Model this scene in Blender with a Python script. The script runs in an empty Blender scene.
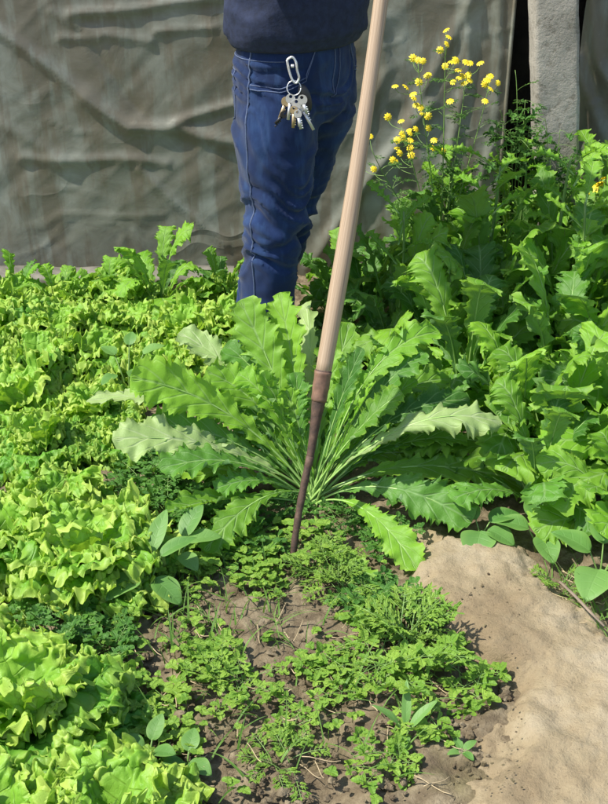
import bpy, math, random
import numpy as np
from mathutils import Vector, Matrix
from mathutils.bvhtree import BVHTree

random.seed(7)
RNG = np.random.default_rng(11)
SC = bpy.context.scene
COL = SC.collection
PI = math.pi

# ------------------------------------------------------------------ camera
F_PX, PITCH, CAM_H = 1100.0, math.radians(28.7), 1.5
cam_d = bpy.data.cameras.new("camera")
cam = bpy.data.objects.new("camera", cam_d)
COL.objects.link(cam)
cam.location = (0, 0, CAM_H)
cam.rotation_euler = (PI / 2 - PITCH, 0, 0)
cam_d.sensor_fit = 'VERTICAL'
cam_d.sensor_height = 36.0
cam_d.lens = 36.0 * F_PX / 804.0
cam_d.clip_start, cam_d.clip_end = 0.05, 500
SC.camera = cam

# ------------------------------------------------------------------ light
SUN_EL, SUN_AZ = math.radians(56), math.radians(255)     # azimuth measured from +Y clockwise
to_sun = Vector((math.sin(SUN_AZ) * math.cos(SUN_EL), math.cos(SUN_AZ) * math.cos(SUN_EL), math.sin(SUN_EL)))
w = bpy.data.worlds.new("World")
SC.world = w
w.use_nodes = True
nt = w.node_tree
sky = nt.nodes.new("ShaderNodeTexSky")
sky.sky_type = 'NISHITA'
sky.sun_disc = False
sky.sun_elevation, sky.sun_rotation = SUN_EL, SUN_AZ
nt.links.new(sky.outputs[0], nt.nodes["Background"].inputs[0])
nt.nodes["Background"].inputs[1].default_value = 0.13
sun_d = bpy.data.lights.new("sun", 'SUN')
sun_d.energy, sun_d.angle, sun_d.color = 4.2, math.radians(0.9), (1.0, 0.95, 0.86)
sun = bpy.data.objects.new("sun", sun_d)
COL.objects.link(sun)
sun.rotation_euler = to_sun.to_track_quat('Z', 'Y').to_euler()
SC.view_settings.view_transform = 'Standard'
SC.view_settings.look = 'None'
SC.view_settings.exposure = 0.76
SC.view_settings.gamma = 1
SC.view_settings.use_curve_mapping = False
SC.cycles.max_bounces = 8
SC.cycles.transparent_max_bounces = 6

# ------------------------------------------------------------------ helpers
CP, SP = math.cos(PITCH), math.sin(PITCH)


def ray(px, py):
    u, v = (px - 304.0) / F_PX, (py - 402.0) / F_PX
    return Vector((u, CP - v * SP, -SP - v * CP))


def at(px, py, z=0.0, Y=None):
    """World point seen at a photo pixel, on the level z or on the upright plane Y."""
    r = ray(px, py)
    d = (CAM_H - z) / -r.z if Y is None else Y / r.y
    return Vector((r.x * d, r.y * d, CAM_H + r.z * d))


def _hash(ix, iy, iz, seed):
    h = (ix * 374761393 + iy * 668265263 + iz * 2147483647 + seed * 1274126177) & 0xFFFFFFFF
    h = ((h ^ (h >> 13)) * 1274126177) & 0xFFFFFFFF
    h = ((h ^ (h >> 16)) * 2246822519) & 0xFFFFFFFF
    return ((h ^ (h >> 15)) & 0xFFFF) / 32767.5 - 1.0


def vnoise(P, seed=0):
    P = np.asarray(P, float)
    i = np.floor(P).astype(np.int64)
    f = P - i
    f = f * f * (3 - 2 * f)
    out = 0
    for dx in (0, 1):
        wx = f[..., 0] if dx else 1 - f[..., 0]
        for dy in (0, 1):
            wy = f[..., 1] if dy else 1 - f[..., 1]
            for dz in (0, 1):
                wz = f[..., 2] if dz else 1 - f[..., 2]
                out = out + wx * wy * wz * _hash(i[..., 0] + dx, i[..., 1] + dy, i[..., 2] + dz, seed)
    return out


def fbm(P, octaves=4, seed=0, gain=0.5):
    P = np.asarray(P, float)
    a, s = 1.0, 0
    for k in range(octaves):
        s = s + a * vnoise(P * (2.03 ** k) + 17.3 * k, seed + k)
        a *= gain
    return s


def lerp1(x, xs, ys):
    return np.interp(x, xs, ys)


class MB:
    """Collects grids and tubes of triangles; build() links them as one mesh object."""

    def __init__(s):
        s.v, s.f, s.uv, s.r, s.n = [], [], [], [], 0

    def raw(s, V, F, UV=None, rnd=0.5):
        V = np.asarray(V, float).reshape(-1, 3)
        F = np.asarray(F, np.int64).reshape(-1, 3)
        s.v.append(V)
        s.f.append(F + s.n)
        s.uv.append(np.zeros((len(V), 2)) if UV is None else np.asarray(UV, float).reshape(-1, 2))
        s.r.append(np.full(len(V), rnd) if np.isscalar(rnd) else np.asarray(rnd, float).ravel())
        s.n += len(V)

    def grid(s, P, UV=None, rnd=0.5):
        nu, nv = P.shape[:2]
        i = np.arange(nu * nv).reshape(nu, nv)
        a, b, c, d = i[:-1, :-1].ravel(), i[1:, :-1].ravel(), i[1:, 1:].ravel(), i[:-1, 1:].ravel()
        F = np.concatenate([np.stack([a, b, c], 1), np.stack([a, c, d], 1)])
        if UV is None:
            UV = np.stack(np.meshgrid(np.linspace(0, 1, nu), np.linspace(0, 1, nv), indexing='ij'), -1)
        s.raw(P, F, UV, rnd)

    def tube(s, pts, rad, seg=8, rnd=0.5, flat=1.0, side=None, caps=True):
        pts = np.asarray(pts, float)
        n = len(pts)
        rad = np.full(n, rad) if np.isscalar(rad) else np.asarray(rad, float)
        T = np.gradient(pts, axis=0)
        T /= np.linalg.norm(T, axis=1, keepdims=True) + 1e-12
        ref = np.array([0, 0, 1.0]) if abs(T[0][2]) < .9 else np.array([1.0, 0, 0])
        if side is not None:
            ref = np.asarray(side, float)
        rows = []
        for k in range(n):
            B = np.cross(T[k], ref)
            B /= np.linalg.norm(B) + 1e-12
            N = np.cross(B, T[k])
            if side is None:
                ref = N
            a = np.linspace(0, 2 * PI, seg + 1)
            rows.append(pts[k] + rad[k] * (np.cos(a)[:, None] * B + flat * np.sin(a)[:, None] * N))
        if caps:
            rows = [np.repeat(pts[:1], seg + 1, 0)] + rows + [np.repeat(pts[-1:], seg + 1, 0)]
        s.grid(np.array(rows), None, rnd)

    def ellip(s, c, r, nu=10, nv=14, rnd=.5, R=None, dis=0, seed=0):
        a = np.linspace(0, PI, nu)[:, None]
        b = np.linspace(0, 2 * PI, nv + 1)[None, :]
        D = np.stack([np.sin(a) * np.cos(b), np.sin(a) * np.sin(b), np.cos(a) + 0 * b], -1)
        k = 1.0
        if dis:
            k = 1 + dis * fbm(D * 1.7 + seed * 3.1, 3, seed)[..., None]
        P = D * k * np.asarray(r)
        if R is not None:
            P = P @ np.asarray(R).T
        s.grid(P + np.asarray(c), None, rnd)

    def box(s, c, h, R=None, rnd=.5):
        V = np.array([[x, y, z] for x in (-1, 1) for y in (-1, 1) for z in (-1, 1)], float) * np.asarray(h)
        if R is not None:
            V = V @ np.asarray(R).T
        Q = [(0, 1, 3, 2), (4, 6, 7, 5), (0, 4, 5, 1), (2, 3, 7, 6), (0, 2, 6, 4), (1, 5, 7, 3)]
        s.raw(V + np.asarray(c), [t for a, b, c_, d in Q for t in ((a, b, c_), (a, c_, d))], None, rnd)

    def mesh(s, name):
        me = bpy.data.meshes.new(name)
        V, F = np.concatenate(s.v), np.concatenate(s.f)
        me.from_pydata(V, [], F)
        UV, R = np.concatenate(s.uv), np.concatenate(s.r)
        l = me.uv_layers.new(name="UVMap")
        l.data.foreach_set("uv", UV[F.ravel()].astype(np.float32).ravel())
        at_ = me.attributes.new("rnd", 'FLOAT', 'POINT')
        at_.data.foreach_set("value", R.astype(np.float32))
        me.polygons.foreach_set("use_smooth", np.ones(len(F), bool))
        me.update()
        return me

    def build(s, name, mat, parent=None, flat=False):
        me = s.mesh(name)
        if flat:
            me.polygons.foreach_set("use_smooth", np.zeros(len(me.polygons), bool))
        me.materials.append(mat)
        o = bpy.data.objects.new(name, me)
        COL.objects.link(o)
        if parent:
            o.parent = parent
        return o


def tag(o, label=None, cat=None, group=None, kind=None):
    if label:
        o["label"] = label
    if cat:
        o["category"] = cat
    if group:
        o["group"] = group
    if kind:
        o["kind"] = kind
    return o


def empty(name, loc=(0, 0, 0), rz=0.0, sc=1.0):
    o = bpy.data.objects.new(name, None)
    o.empty_display_size = .1
    o.location, o.rotation_euler, o.scale = loc, (0, 0, rz), (sc, sc, sc)
    COL.objects.link(o)
    return o


def copy_tree(o, parent=None):
    c = o.copy()
    COL.objects.link(c)
    if parent:
        c.parent = parent
    for ch in list(o.children):
        copy_tree(ch, c)
    return c


# ------------------------------------------------------------------ materials
class NT:
    def __init__(s, name):
        s.m = bpy.data.materials.new(name)
        s.m.use_nodes = True
        s.t = s.m.node_tree
        s.b = s.t.nodes["Principled BSDF"]
        s.out = s.t.nodes["Material Output"]

    def n(s, typ, **kw):
        nd = s.t.nodes.new("ShaderNode" + typ)
        for k, v in kw.items():
            setattr(nd, k, v)
        return nd

    def l(s, a, b):
        s.t.links.new(a, b)

    def val(s, sock, v):
        if hasattr(v, "is_linked") or hasattr(v, "node"):
            s.l(v, sock)
        else:
            sock.default_value = v

    def math(s, op, a, b=0.0, c=None, clamp=False):
        nd = s.n("Math", operation=op, use_clamp=clamp)
        s.val(nd.inputs[0], a)
        s.val(nd.inputs[1], b)
        if c is not None:
            s.val(nd.inputs[2], c)
        return nd.outputs[0]

    def noise(s, scale, detail=4, rough=.55, vec=None, dist=0.0):
        nd = s.n("TexNoise")
        nd.inputs["Scale"].default_value = scale
        nd.inputs["Detail"].default_value = detail
        nd.inputs["Roughness"].default_value = rough
        nd.inputs["Distortion"].default_value = dist
        if vec is not None:
            s.l(vec, nd.inputs["Vector"])
        return nd.outputs["Fac"]

    def ramp(s, f, stops):
        nd = s.n("ValToRGB")
        e = nd.color_ramp.elements
        while len(e) < len(stops):
            e.new(.5)
        for k, (p, c) in enumerate(stops):
            e[k].position = p
            e[k].color = (*c, 1) if len(c) == 3 else c
        s.l(f, nd.inputs[0])
        return nd.outputs[0]

    def mix(s, f, a, b, mode='MIX'):
        nd = s.n("Mix", data_type='RGBA', blend_type=mode)
        s.val(nd.inputs[0], f)
        for k, c in ((6, a), (7, b)):
            if isinstance(c, tuple):
                nd.inputs[k].default_value = (*c, 1)
            else:
                s.l(c, nd.inputs[k])
        return nd.outputs[2]

    def bump(s, h, strength=.5, dist=.01, normal=None):
        nd = s.n("Bump")
        nd.inputs["Strength"].default_value = strength
        nd.inputs["Distance"].default_value = dist
        s.l(h, nd.inputs["Height"])
        if normal is not None:
            s.l(normal, nd.inputs["Normal"])
        return nd.outputs[0]

    def obj(s):
        return s.n("TexCoord").outputs["Object"]

    def set(s, **kw):
        for k, v in kw.items():
            s.val(s.b.inputs[k.replace("_", " ")], v if not (isinstance(v, tuple) and len(v) == 3) else (*v, 1))


def plain(name, col, rough=.6, metal=0.0, var=.15, scale=20, bump=0.0):
    m = NT(name)
    f = m.noise(scale, 5, .6, m.obj())
    a = tuple(c * (1 - var) for c in col)
    b = tuple(min(1, c * (1 + var)) for c in col)
    m.set(Base_Color=m.ramp(f, [(.3, a), (.7, b)]), Roughness=rough, Metallic=metal)
    if bump:
        m.set(Normal=m.bump(f, bump, .004))
    return m.m


def leaf_material(name, dark, light, edge, vein, back, trans=.38, tcol=None, veins=9.0, chev=.55, veinw=.12,
                  rough=.52, vstr=.9, blister=130, edge_on=(.55, 1.0), edge_amt=.6, objrnd=True, spec=.4, bstr=.5):
    """Two sided leaf: uv.x runs base to tip, uv.y from margin to margin."""
    m = NT(name)
    uv = m.n("TexCoord").outputs["UV"]
    sp = m.n("SeparateXYZ")
    m.l(uv, sp.inputs[0])
    t, sy = sp.outputs[0], sp.outputs[1]
    s = m.math('ABSOLUTE', m.math('MULTIPLY_ADD', sy, 2.0, -1.0))
    at_ = m.n("Attribute", attribute_name="rnd").outputs["Fac"]
    rnd = at_
    if objrnd:
        rnd = m.math('FRACT', m.math('ADD', at_, m.n("ObjectInfo").outputs["Random"]))
    nz = m.noise(9, 4, .6, m.obj())
    f = m.math('ADD', m.math('MULTIPLY', rnd, .55), m.math('MULTIPLY', nz, .55))
    base = m.ramp(f, [(.2, dark), (.85, light)])
    # margin tint of the leaf itself
    e = m.n("MapRange")
    e.inputs[1].default_value, e.inputs[2].default_value = edge_on
    m.l(s, e.inputs[0])
    ef = m.math('MULTIPLY', e.outputs[0], edge_amt)
    base = m.mix(ef, base, edge)
    # veins: oblique laterals
    ph = m.math('FRACT', m.math('SUBTRACT', m.math('MULTIPLY', t, veins), m.math('MULTIPLY', s, chev * veins * .35)))
    d = m.math('ABSOLUTE', m.math('SUBTRACT', ph, .5))
    vf = m.math('SUBTRACT', 1.0, m.math('DIVIDE', d, veinw), clamp=True)
    vf = m.math('MULTIPLY', vf, m.math('SUBTRACT', 1.05, s, clamp=True))
    mid = m.math('SUBTRACT', 1.0, m.math('DIVIDE', s, .07), clamp=True)
    vf = m.math('MAXIMUM', vf, mid)
    net = m.n("TexVoronoi", feature='DISTANCE_TO_EDGE')
    net.inputs["Scale"].default_value = blister
    m.l(m.obj(), net.inputs["Vector"])
    nf = m.math('SUBTRACT', 1.0, m.math('DIVIDE', net.outputs["Distance"], .12), clamp=True)
    vall = m.math('MULTIPLY', m.math('MAXIMUM', vf, m.math('MULTIPLY', nf, .12)), vstr)
    colr = m.mix(vall, base, vein)
    geo = m.n("NewGeometry")
    colr2 = m.mix(m.math('MULTIPLY', geo.outputs["Backfacing"], .75), colr, back)
    hgt = m.math('SUBTRACT', m.math('MULTIPLY', nz, .5), m.math('MULTIPLY', m.math('MAXIMUM', vf, m.math('MULTIPLY', nf, .08)), 1.0))
    bmp = m.bump(hgt, bstr, .004)
    m.set(Base_Color=colr2, Roughness=rough, Normal=bmp)
    m.b.inputs["Specular IOR Level"].default_value = spec
    tr = m.n("BsdfTranslucent")
    tc = m.mix(.65, colr, tcol if tcol else light)
    m.l(tc, tr.inputs[0])
    m.l(bmp, tr.inputs["Normal"])
    mx = m.n("MixShader")
    mx.inputs[0].default_value = trans
    m.l(m.b.outputs[0], mx.inputs[1])
    m.l(tr.outputs[0], mx.inputs[2])
    m.l(mx.outputs[0], m.out.inputs[0])
    return m.m


M = {}
M['mustard'] = leaf_material('mustard_leaf', (.085, .225, .015), (.215, .44, .035), (.31, .50, .06), (.30, .48, .15), (.17, .30, .10),
                             trans=.42, tcol=(.32, .62, .03))
M['mustard_dark'] = leaf_material('mustard_leaf_dark', (.036, .125, .013), (.105, .275, .026), (.16, .34, .04), (.22, .38, .13), (.13, .25, .09),
                                  trans=.32, tcol=(.22, .48, .03))
M['mustard_pale'] = leaf_material('mustard_leaf_pale', (.22, .36, .10), (.36, .48, .17), (.40, .52, .18), (.46, .56, .28), (.34, .45, .2),
                                  trans=.3, tcol=(.36, .55, .10))
M['mustard_yellow_lit'] = leaf_material('mustard_leaf_yellow_lit', (.14, .36, .02), (.25, .49, .035), (.33, .54, .06), (.34, .54, .15), (.20, .4, .09),
                                    trans=.42, tcol=(.32, .66, .03))  # yellow-green leaf with sunlit and backlit brightness put into its colour
M['lettuce'] = leaf_material('lettuce_leaf', (.10, .31, .02), (.28, .52, .055), (.48, .61, .11), (.38, .55, .12), (.32, .50, .08),
                             trans=.36, tcol=(.42, .68, .03), veins=6, veinw=.08, vstr=.14, blister=110, edge_on=(.35, .95), edge_amt=.85, rough=.5, bstr=.6, objrnd=False)
M['lettuce_green'] = leaf_material('lettuce_leaf_green', (.065, .24, .02), (.19, .44, .045), (.42, .58, .10), (.3, .46, .12), (.22, .4, .06),
                                   trans=.36, tcol=(.34, .62, .03), veins=6, veinw=.08, vstr=.14, blister=110, edge_on=(.4, 1.0), edge_amt=.8, rough=.5, bstr=.6, objrnd=False)
M['herb'] = leaf_material('herb_leaf', (.12, .27, .025), (.29, .45, .06), (.31, .46, .07), (.22, .4, .1), (.15, .3, .08),
                          trans=.32, tcol=(.28, .52, .04), veins=4, vstr=.3, objrnd=True)
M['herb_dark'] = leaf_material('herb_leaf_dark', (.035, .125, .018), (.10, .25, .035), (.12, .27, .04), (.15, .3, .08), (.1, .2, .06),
                               trans=.3, tcol=(.2, .4, .03), veins=4, vstr=.3)  # dark herb green, with shade of the hollows deepened into the colour
M['broad'] = leaf_material('broad_leaf', (.07, .20, .035), (.17, .33, .08), (.19, .35, .08), (.22, .38, .12), (.2, .33, .13),
                           trans=.28, tcol=(.25, .45, .08), veins=5, vstr=.22, bstr=.22)
M['grass'] = leaf_material('grass_blade', (.06, .16, .02), (.16, .30, .05), (.2, .32, .06), (.2, .3, .08), (.14, .26, .06), trans=.3,
                           tcol=(.3, .5, .05), veins=1, vstr=.1)
M['petiole'] = plain('petiole', (.26, .42, .11), .4, var=.2, scale=14)
M['stem'] = plain('green_stem', (.16, .28, .06), .5, var=.25, scale=14)


def soil_mat():
    m = NT('soil')
    o = m.obj()
    big, mid, fine = m.noise(3.2, 5, .6, o), m.noise(22, 6, .65, o, .4), m.noise(120, 5, .7, o)
    c = m.ramp(mid, [(.30, (.065, .048, .029)), (.48, (.15, .12, .073)), (.62, (.26, .215, .137)), (.8, (.38, .33, .225))])
    moss = m.ramp(big, [(.50, (0, 0, 0)), (.66, (1, 1, 1))])
    c = m.mix(m.math('MULTIPLY', moss, .5), c, (.17, .17, .055))
    c = m.mix(m.math('MULTIPLY', fine, .4), c, (.22, .165, .11), 'MIX')
    h = m.math('ADD', m.math('MULTIPLY', mid, .6), m.math('MULTIPLY', fine, .5))
    m.set(Base_Color=c, Roughness=.95, Normal=m.bump(h, .9, .012))
    m.b.inputs["Specular IOR Level"].default_value = .15
    return m.m


def path_mat():
    m = NT('packed_earth')
    o = m.obj()
    big, mid, fine = m.noise(4.5, 5, .6, o), m.noise(30, 6, .6, o), m.noise(170, 5, .7, o)
    c = m.ramp(big, [(.34, (.18, .142, .082)), (.50, (.295, .245, .15)), (.66, (.40, .35, .245))])
    c = m.mix(m.math('MULTIPLY', mid, .55), c, (.34, .25, .15))
    grit = m.ramp(fine, [(.32, (.16, .12, .08)), (.42, (1, 1, 1)), (.66, (1, 1, 1)), (.74, (1.0, 1.0, 1.0))])
    c = m.mix(.45, c, grit, 'MULTIPLY')
    h = m.math('ADD', m.math('MULTIPLY', mid, .5), m.math('MULTIPLY', fine, .5))
    m.set(Base_Color=c, Roughness=.92, Normal=m.bump(h, 1.0, .008))
    m.b.inputs["Specular IOR Level"].default_value = .2
    return m.m


def sheet_mat():
    m = NT('dusty_plastic_sheet')
    o = m.obj()
    big, mid, fine = m.noise(1.5, 5, .6, o, .6), m.noise(7, 6, .65, o, .8), m.noise(60, 5, .7, o)
    mp = m.n("Mapping")
    mp.inputs["Rotation"].default_value = (0, .7, 0)
    mp.inputs["Scale"].default_value = (9, 9, 1.3)
    m.l(o, mp.inputs[0])
    streak = m.noise(1.5, 5, .6, mp.outputs[0])
    c = m.ramp(m.math('ADD', m.math('MULTIPLY', big, .6), m.math('MULTIPLY', mid, .4)),
               [(.36, (.125, .115, .08)), (.50, (.195, .198, .155)), (.66, (.31, .33, .285))])
    mud = m.ramp(streak, [(.47, (0, 0, 0)), (.57, (1, 1, 1))])
    c = m.mix(m.math('MULTIPLY', mud, .65), c, (.13, .105, .068))
    spk = m.ramp(fine, [(.62, (0, 0, 0)), (.72, (1, 1, 1))])
    c = m.mix(m.math('MULTIPLY', spk, .3), c, (.30, .27, .19))
    mp2 = m.n("Mapping")
    mp2.inputs["Rotation"].default_value = (0, .55, 0)
    mp2.inputs["Scale"].default_value = (1.0, 1.0, 2.6)
    wv = m.n("TexNoise")
    wv.inputs["Scale"].default_value = 2.5
    m.l(o, wv.inputs["Vector"])
    m.l(m.mix(.45, o, wv.outputs["Color"]), mp2.inputs[0])
    vo = m.n("TexVoronoi", feature='DISTANCE_TO_EDGE')
    vo.inputs["Scale"].default_value = 1.5
    m.l(mp2.outputs[0], vo.inputs["Vector"])
    cr = m.math('POWER', m.math('SUBTRACT', 1.0, m.math('MULTIPLY', vo.outputs["Distance"], 2.6), clamp=True), 5.0)
    msk = m.ramp(m.noise(1.9, 3, .5, o), [(.46, (0, 0, 0)), (.60, (1, 1, 1))])
    n1 = m.bump(m.math('MULTIPLY', cr, msk), .30, .016)
    m.set(Base_Color=c, Roughness=m.math('MULTIPLY_ADD', mid, .3, .30), Normal=m.bump(m.math('ADD', mid, m.math('MULTIPLY', fine, .25)), .22, .008, n1))
    m.b.inputs["Specular IOR Level"].default_value = .5
    return m.m


def concrete_mat():
    m = NT('rough_concrete')
    o = m.obj()
    big, mid, fine = m.noise(5, 5, .6, o), m.noise(40, 6, .7, o), m.noise(150, 4, .7, o)
    c = m.ramp(big, [(.3, (.27, .245, .20)), (.7, (.42, .39, .33))])
    pit = m.ramp(mid, [(.36, (.35, .33, .28)), (.46, (1, 1, 1))])
    c = m.mix(.55, c, pit, 'MULTIPLY')
    m.set(Base_Color=c, Roughness=.9, Normal=m.bump(m.math('ADD', mid, m.math('MULTIPLY', fine, .5)), .7, .006))
    return m.m


def wood_mat():
    m = NT('worn_wood')
    o = m.n("TexCoord").outputs["UV"]
    mp = m.n("Mapping")
    mp.inputs["Scale"].default_value = (1.6, 14, 1)
    m.l(o, mp.inputs[0])
    g = m.noise(3, 6, .6, mp.outputs[0], .5)
    big = m.noise(5, 4, .6, m.obj())
    c = m.ramp(g, [(.3, (.19, .125, .078)), (.48, (.36, .26, .165)), (.75, (.47, .365, .25))])
    c = m.mix(m.math('MULTIPLY', big, .3), c, (.42, .30, .21))
    m.set(Base_Color=c, Roughness=.5, Normal=m.bump(g, .25, .003))
    return m.m


def rust_mat():
    m = NT('rusty_iron')
    o = m.obj()
    f = m.noise(45, 6, .7, o)
    c = m.ramp(f, [(.3, (.045, .032, .026)), (.55, (.11, .065, .045)), (.75, (.20, .13, .09))])
    m.set(Base_Color=c, Roughness=.7, Metallic=.25, Normal=m.bump(f, .5, .004))
    return m.m


def denim_mat():
    m = NT('dark_denim')
    o = m.obj()
    big, mid = m.noise(4, 4, .6, o), m.noise(14, 5, .6, o)
    mp = m.n("Mapping")
    mp.inputs["Scale"].default_value = (16, 16, 3.2)
    m.l(o, mp.inputs[0])
    fade = m.ramp(m.noise(1.4, 5, .65, mp.outputs[0], .6), [(.50, (0, 0, 0)), (.72, (1, 1, 1))])
    wv = m.n("TexWave", wave_type='BANDS', bands_direction='DIAGONAL')
    wv.inputs["Scale"].default_value = 260
    wv.inputs["Distortion"].default_value = 1.0
    m.l(o, wv.inputs["Vector"])
    c = m.ramp(m.math('ADD', m.math('MULTIPLY', big, .5), m.math('MULTIPLY', mid, .5)),
               [(.35, (.004, .012, .040)), (.55, (.007, .023, .082)), (.72, (.016, .047, .145))])
    c = m.mix(m.math('MULTIPLY', wv.outputs["Fac"], .25), c, (.02, .04, .12))
    c = m.mix(m.math('MULTIPLY', fade, .5), c, (.040, .090, .205))
    m.set(Base_Color=c, Roughness=.85, Normal=m.bump(m.math('ADD', mid, m.math('MULTIPLY', wv.outputs["Fac"], .15)), .35, .004))
    m.b.inputs["Sheen Weight"].default_value = .15
    m.b.inputs["Specular IOR Level"].default_value = .2
    return m.m


M['soil'], M['path'], M['sheet'], M['concrete'] = soil_mat(), path_mat(), sheet_mat(), concrete_mat()
M['wood'], M['rust'], M['denim'] = wood_mat(), rust_mat(), denim_mat()
M['knit'] = plain('navy_knit', (.015, .023, .055), .9, var=.35, scale=60, bump=.4)
M['skin'] = plain('skin', (.46, .27, .18), .5, var=.08)
M['hair'] = plain('black_hair', (.012, .010, .009), .5, var=.3)
M['rubber'] = plain('black_rubber', (.025, .024, .022), .6, var=.3)
M['steel'] = plain('steel', (.72, .72, .72), .35, .55, var=.15)
M['brass'] = plain('brass', (.55, .42, .24), .4, .6)
M['fob'] = plain('black_plastic', (.018, .018, .02), .4, var=.1)
M['stitch'] = plain('denim_thread', (.085, .115, .20), .8, var=.25, scale=200)
M['petal'] = plain('yellow_petal', (.85, .66, .02), .55, var=.1)
M['disc'] = plain('flower_disc', (.75, .50, .015), .7, var=.2)
M['gap_shade'] = plain('shaded_interior', (.045, .034, .024), .95, var=.4, scale=12, bump=.5)  # near-black brown: interior shade behind the gap, put into the colour
M['frame_wood'] = plain('weathered_timber', (.22, .17, .12), .8, var=.3)
M['straw'] = plain('dry_straw', (.42, .33, .19), .8, var=.3)
M['clod'] = M['soil']
M['ferrule'] = plain('stained_wood', (.17, .095, .06), .65, var=.45, scale=40, bump=.4)
M['footing'] = plain('dirty_concrete', (.17, .16, .13), .9, var=.4, scale=14, bump=.5)

# ------------------------------------------------------------------ ground and path
PATH_PX = [(392, 575), (428, 536), (500, 546), (560, 585), (604, 632), (700, 720), (760, 840), (470, 840), (482, 770), (492, 720),
           (512, 690), (468, 650), (436, 612)]
PATH_XY = np.array([at(x, y)[:2] for x, y in PATH_PX])


def inside_dist(X, Y, poly):
    """Signed distance to a polygon, positive inside."""
    d = np.full(X.shape, 1e9)
    ins = np.zeros(X.shape, bool)
    n = len(poly)
    for k in range(n):
        a, b = poly[k], poly[(k + 1) % n]
        ex, ey = b - a
        tt = np.clip(((X - a[0]) * ex + (Y - a[1]) * ey) / (ex * ex + ey * ey), 0, 1)
        d = np.minimum(d, np.hypot(X - a[0] - tt * ex, Y - a[1] - tt * ey))
        cond = ((a[1] > Y) != (b[1] > Y)) & (X < (b[0] - a[0]) * (Y - a[1]) / (b[1] - a[1] + 1e-12) + a[0])
        ins ^= cond
    return np.where(ins, d, -d)


def ground_h(X, Y):
    P = np.stack([X, Y, 0 * X], -1)
    near = np.clip((3.9 - Y) / .3, 0, 1) * np.clip((1.7 - abs(X)) / .3, 0, 1)
    h = .016 * fbm(P * 4, 3, 3) + .010 * fbm(P * 18, 4, 5, .6) + .006 * np.abs(fbm(P * 55, 3, 9, .6))
    return h * near


WALL_Y = 3.72
xs = np.concatenate([[-60, -20, -6, -2.4], np.arange(-1.5, 1.5, .0085), [1.9, 2.6, 6, 20, 60]])
ys = np.concatenate([[-60, -10, -2, .4], np.arange(.75, 2.6, .0085), np.arange(2.62, 4.6, .03), [6, 10, 30, 90]])
GX, GY = np.meshgrid(xs, ys, indexing='ij')
g = MB()
g.grid(np.stack([GX, GY, ground_h(GX, GY)], -1))
tag(g.build('ground', M['soil']), 'bare brown crumbly garden soil under the vegetables', 'ground', kind='structure')

px_ = np.arange(.05, 1.15, .006)
py_ = np.arange(.85, 2.25, .006)
PX, PY = np.meshgrid(px_, py_, indexing='ij')
Pn = np.stack([PX, PY, 0 * PX], -1)
sd = inside_dist(PX, PY, PATH_XY) + .034 * fbm(Pn * 10, 5, 21, .6)
h = -.05 + .085 * np.clip((sd + .05) / .10, 0, 1) ** .8 + .012 * np.clip(sd / .2, 0, 1)
h += (.008 * fbm(Pn * 7, 3, 31) + .0045 * fbm(Pn * 26, 4, 41, .6) + .0014 * np.abs(fbm(Pn * 110, 2, 44)))
g = MB()
g.grid(np.stack([PX, PY, h], -1))
tag(g.build('path', M['path']), 'pale packed earth path rising beside the mustard plants', 'path', kind='structure')

# ------------------------------------------------------------------ greenhouse sheet wall
def ridge(X, Z, pts, amp, sig):
    d = np.full(X.shape, 1e9)
    for a, b in zip(pts[:-1], pts[1:]):
        pa, pb = at(*a, Y=WALL_Y), at(*b, Y=WALL_Y)
        ex, ez = pb.x - pa.x, pb.z - pa.z
        tt = np.clip(((X - pa.x) * ex + (Z - pa.z) * ez) / (ex * ex + ez * ez), 0, 1)
        d = np.minimum(d, np.hypot(X - pa.x - tt * ex, Z - pa.z - tt * ez))
    return amp * np.exp(-(d / sig) ** 2)


def sheet_panel(x0, x1, z1, seed, ridges, vert=0.0, sag=.0):
    X, Z = np.meshgrid(np.arange(x0, x1 + .001, .011), np.arange(-.02, z1, .011), indexing='ij')
    wz = np.stack([X, 0 * X, Z], -1)
    warp = .05 * fbm(wz * 3, 2, seed + 50)
    D = .012 * fbm(wz * 1.1, 2, seed)
    rot = np.stack([(X + Z * .8) * 1.2, 0 * X, (Z - X * .8) * 4.5], -1)
    D += .0016 * (1 - 2 * np.abs(fbm(rot * 1.6 + warp[..., None] * 4, 3, seed + 7)))
    D += .0012 * fbm(wz * 12, 3, seed + 3)
    w2 = wz * np.array([9, 1, 16]) + warp[..., None] * 14
    D += .0022 * np.maximum(0, 1 - 5 * np.abs(fbm(w2 * .55, 2, seed + 31))) * np.clip(.5 + fbm(wz * 2.5, 2, seed + 33), 0, 1)
    for pts, amp, sig in ridges:
        D += ridge(X + warp * .22, Z + warp * .22, pts, amp * .27, sig * .68)
    if vert:
        D += vert * np.sin(X * 38 + 2.5 * fbm(wz * 2.2, 2, seed + 4)) * (.4 + .6 * np.clip(1 - Z / 1.6, 0, 1))
    Yy = WALL_Y - D - sag * np.clip(.35 - Z, 0, .35) ** 2 * 4
    m = MB()
    m.grid(np.stack([X, Yy, Z], -1))
    m.edge = np.stack([X[-1], Yy[-1], Z[-1]], -1)
    return m


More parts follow.
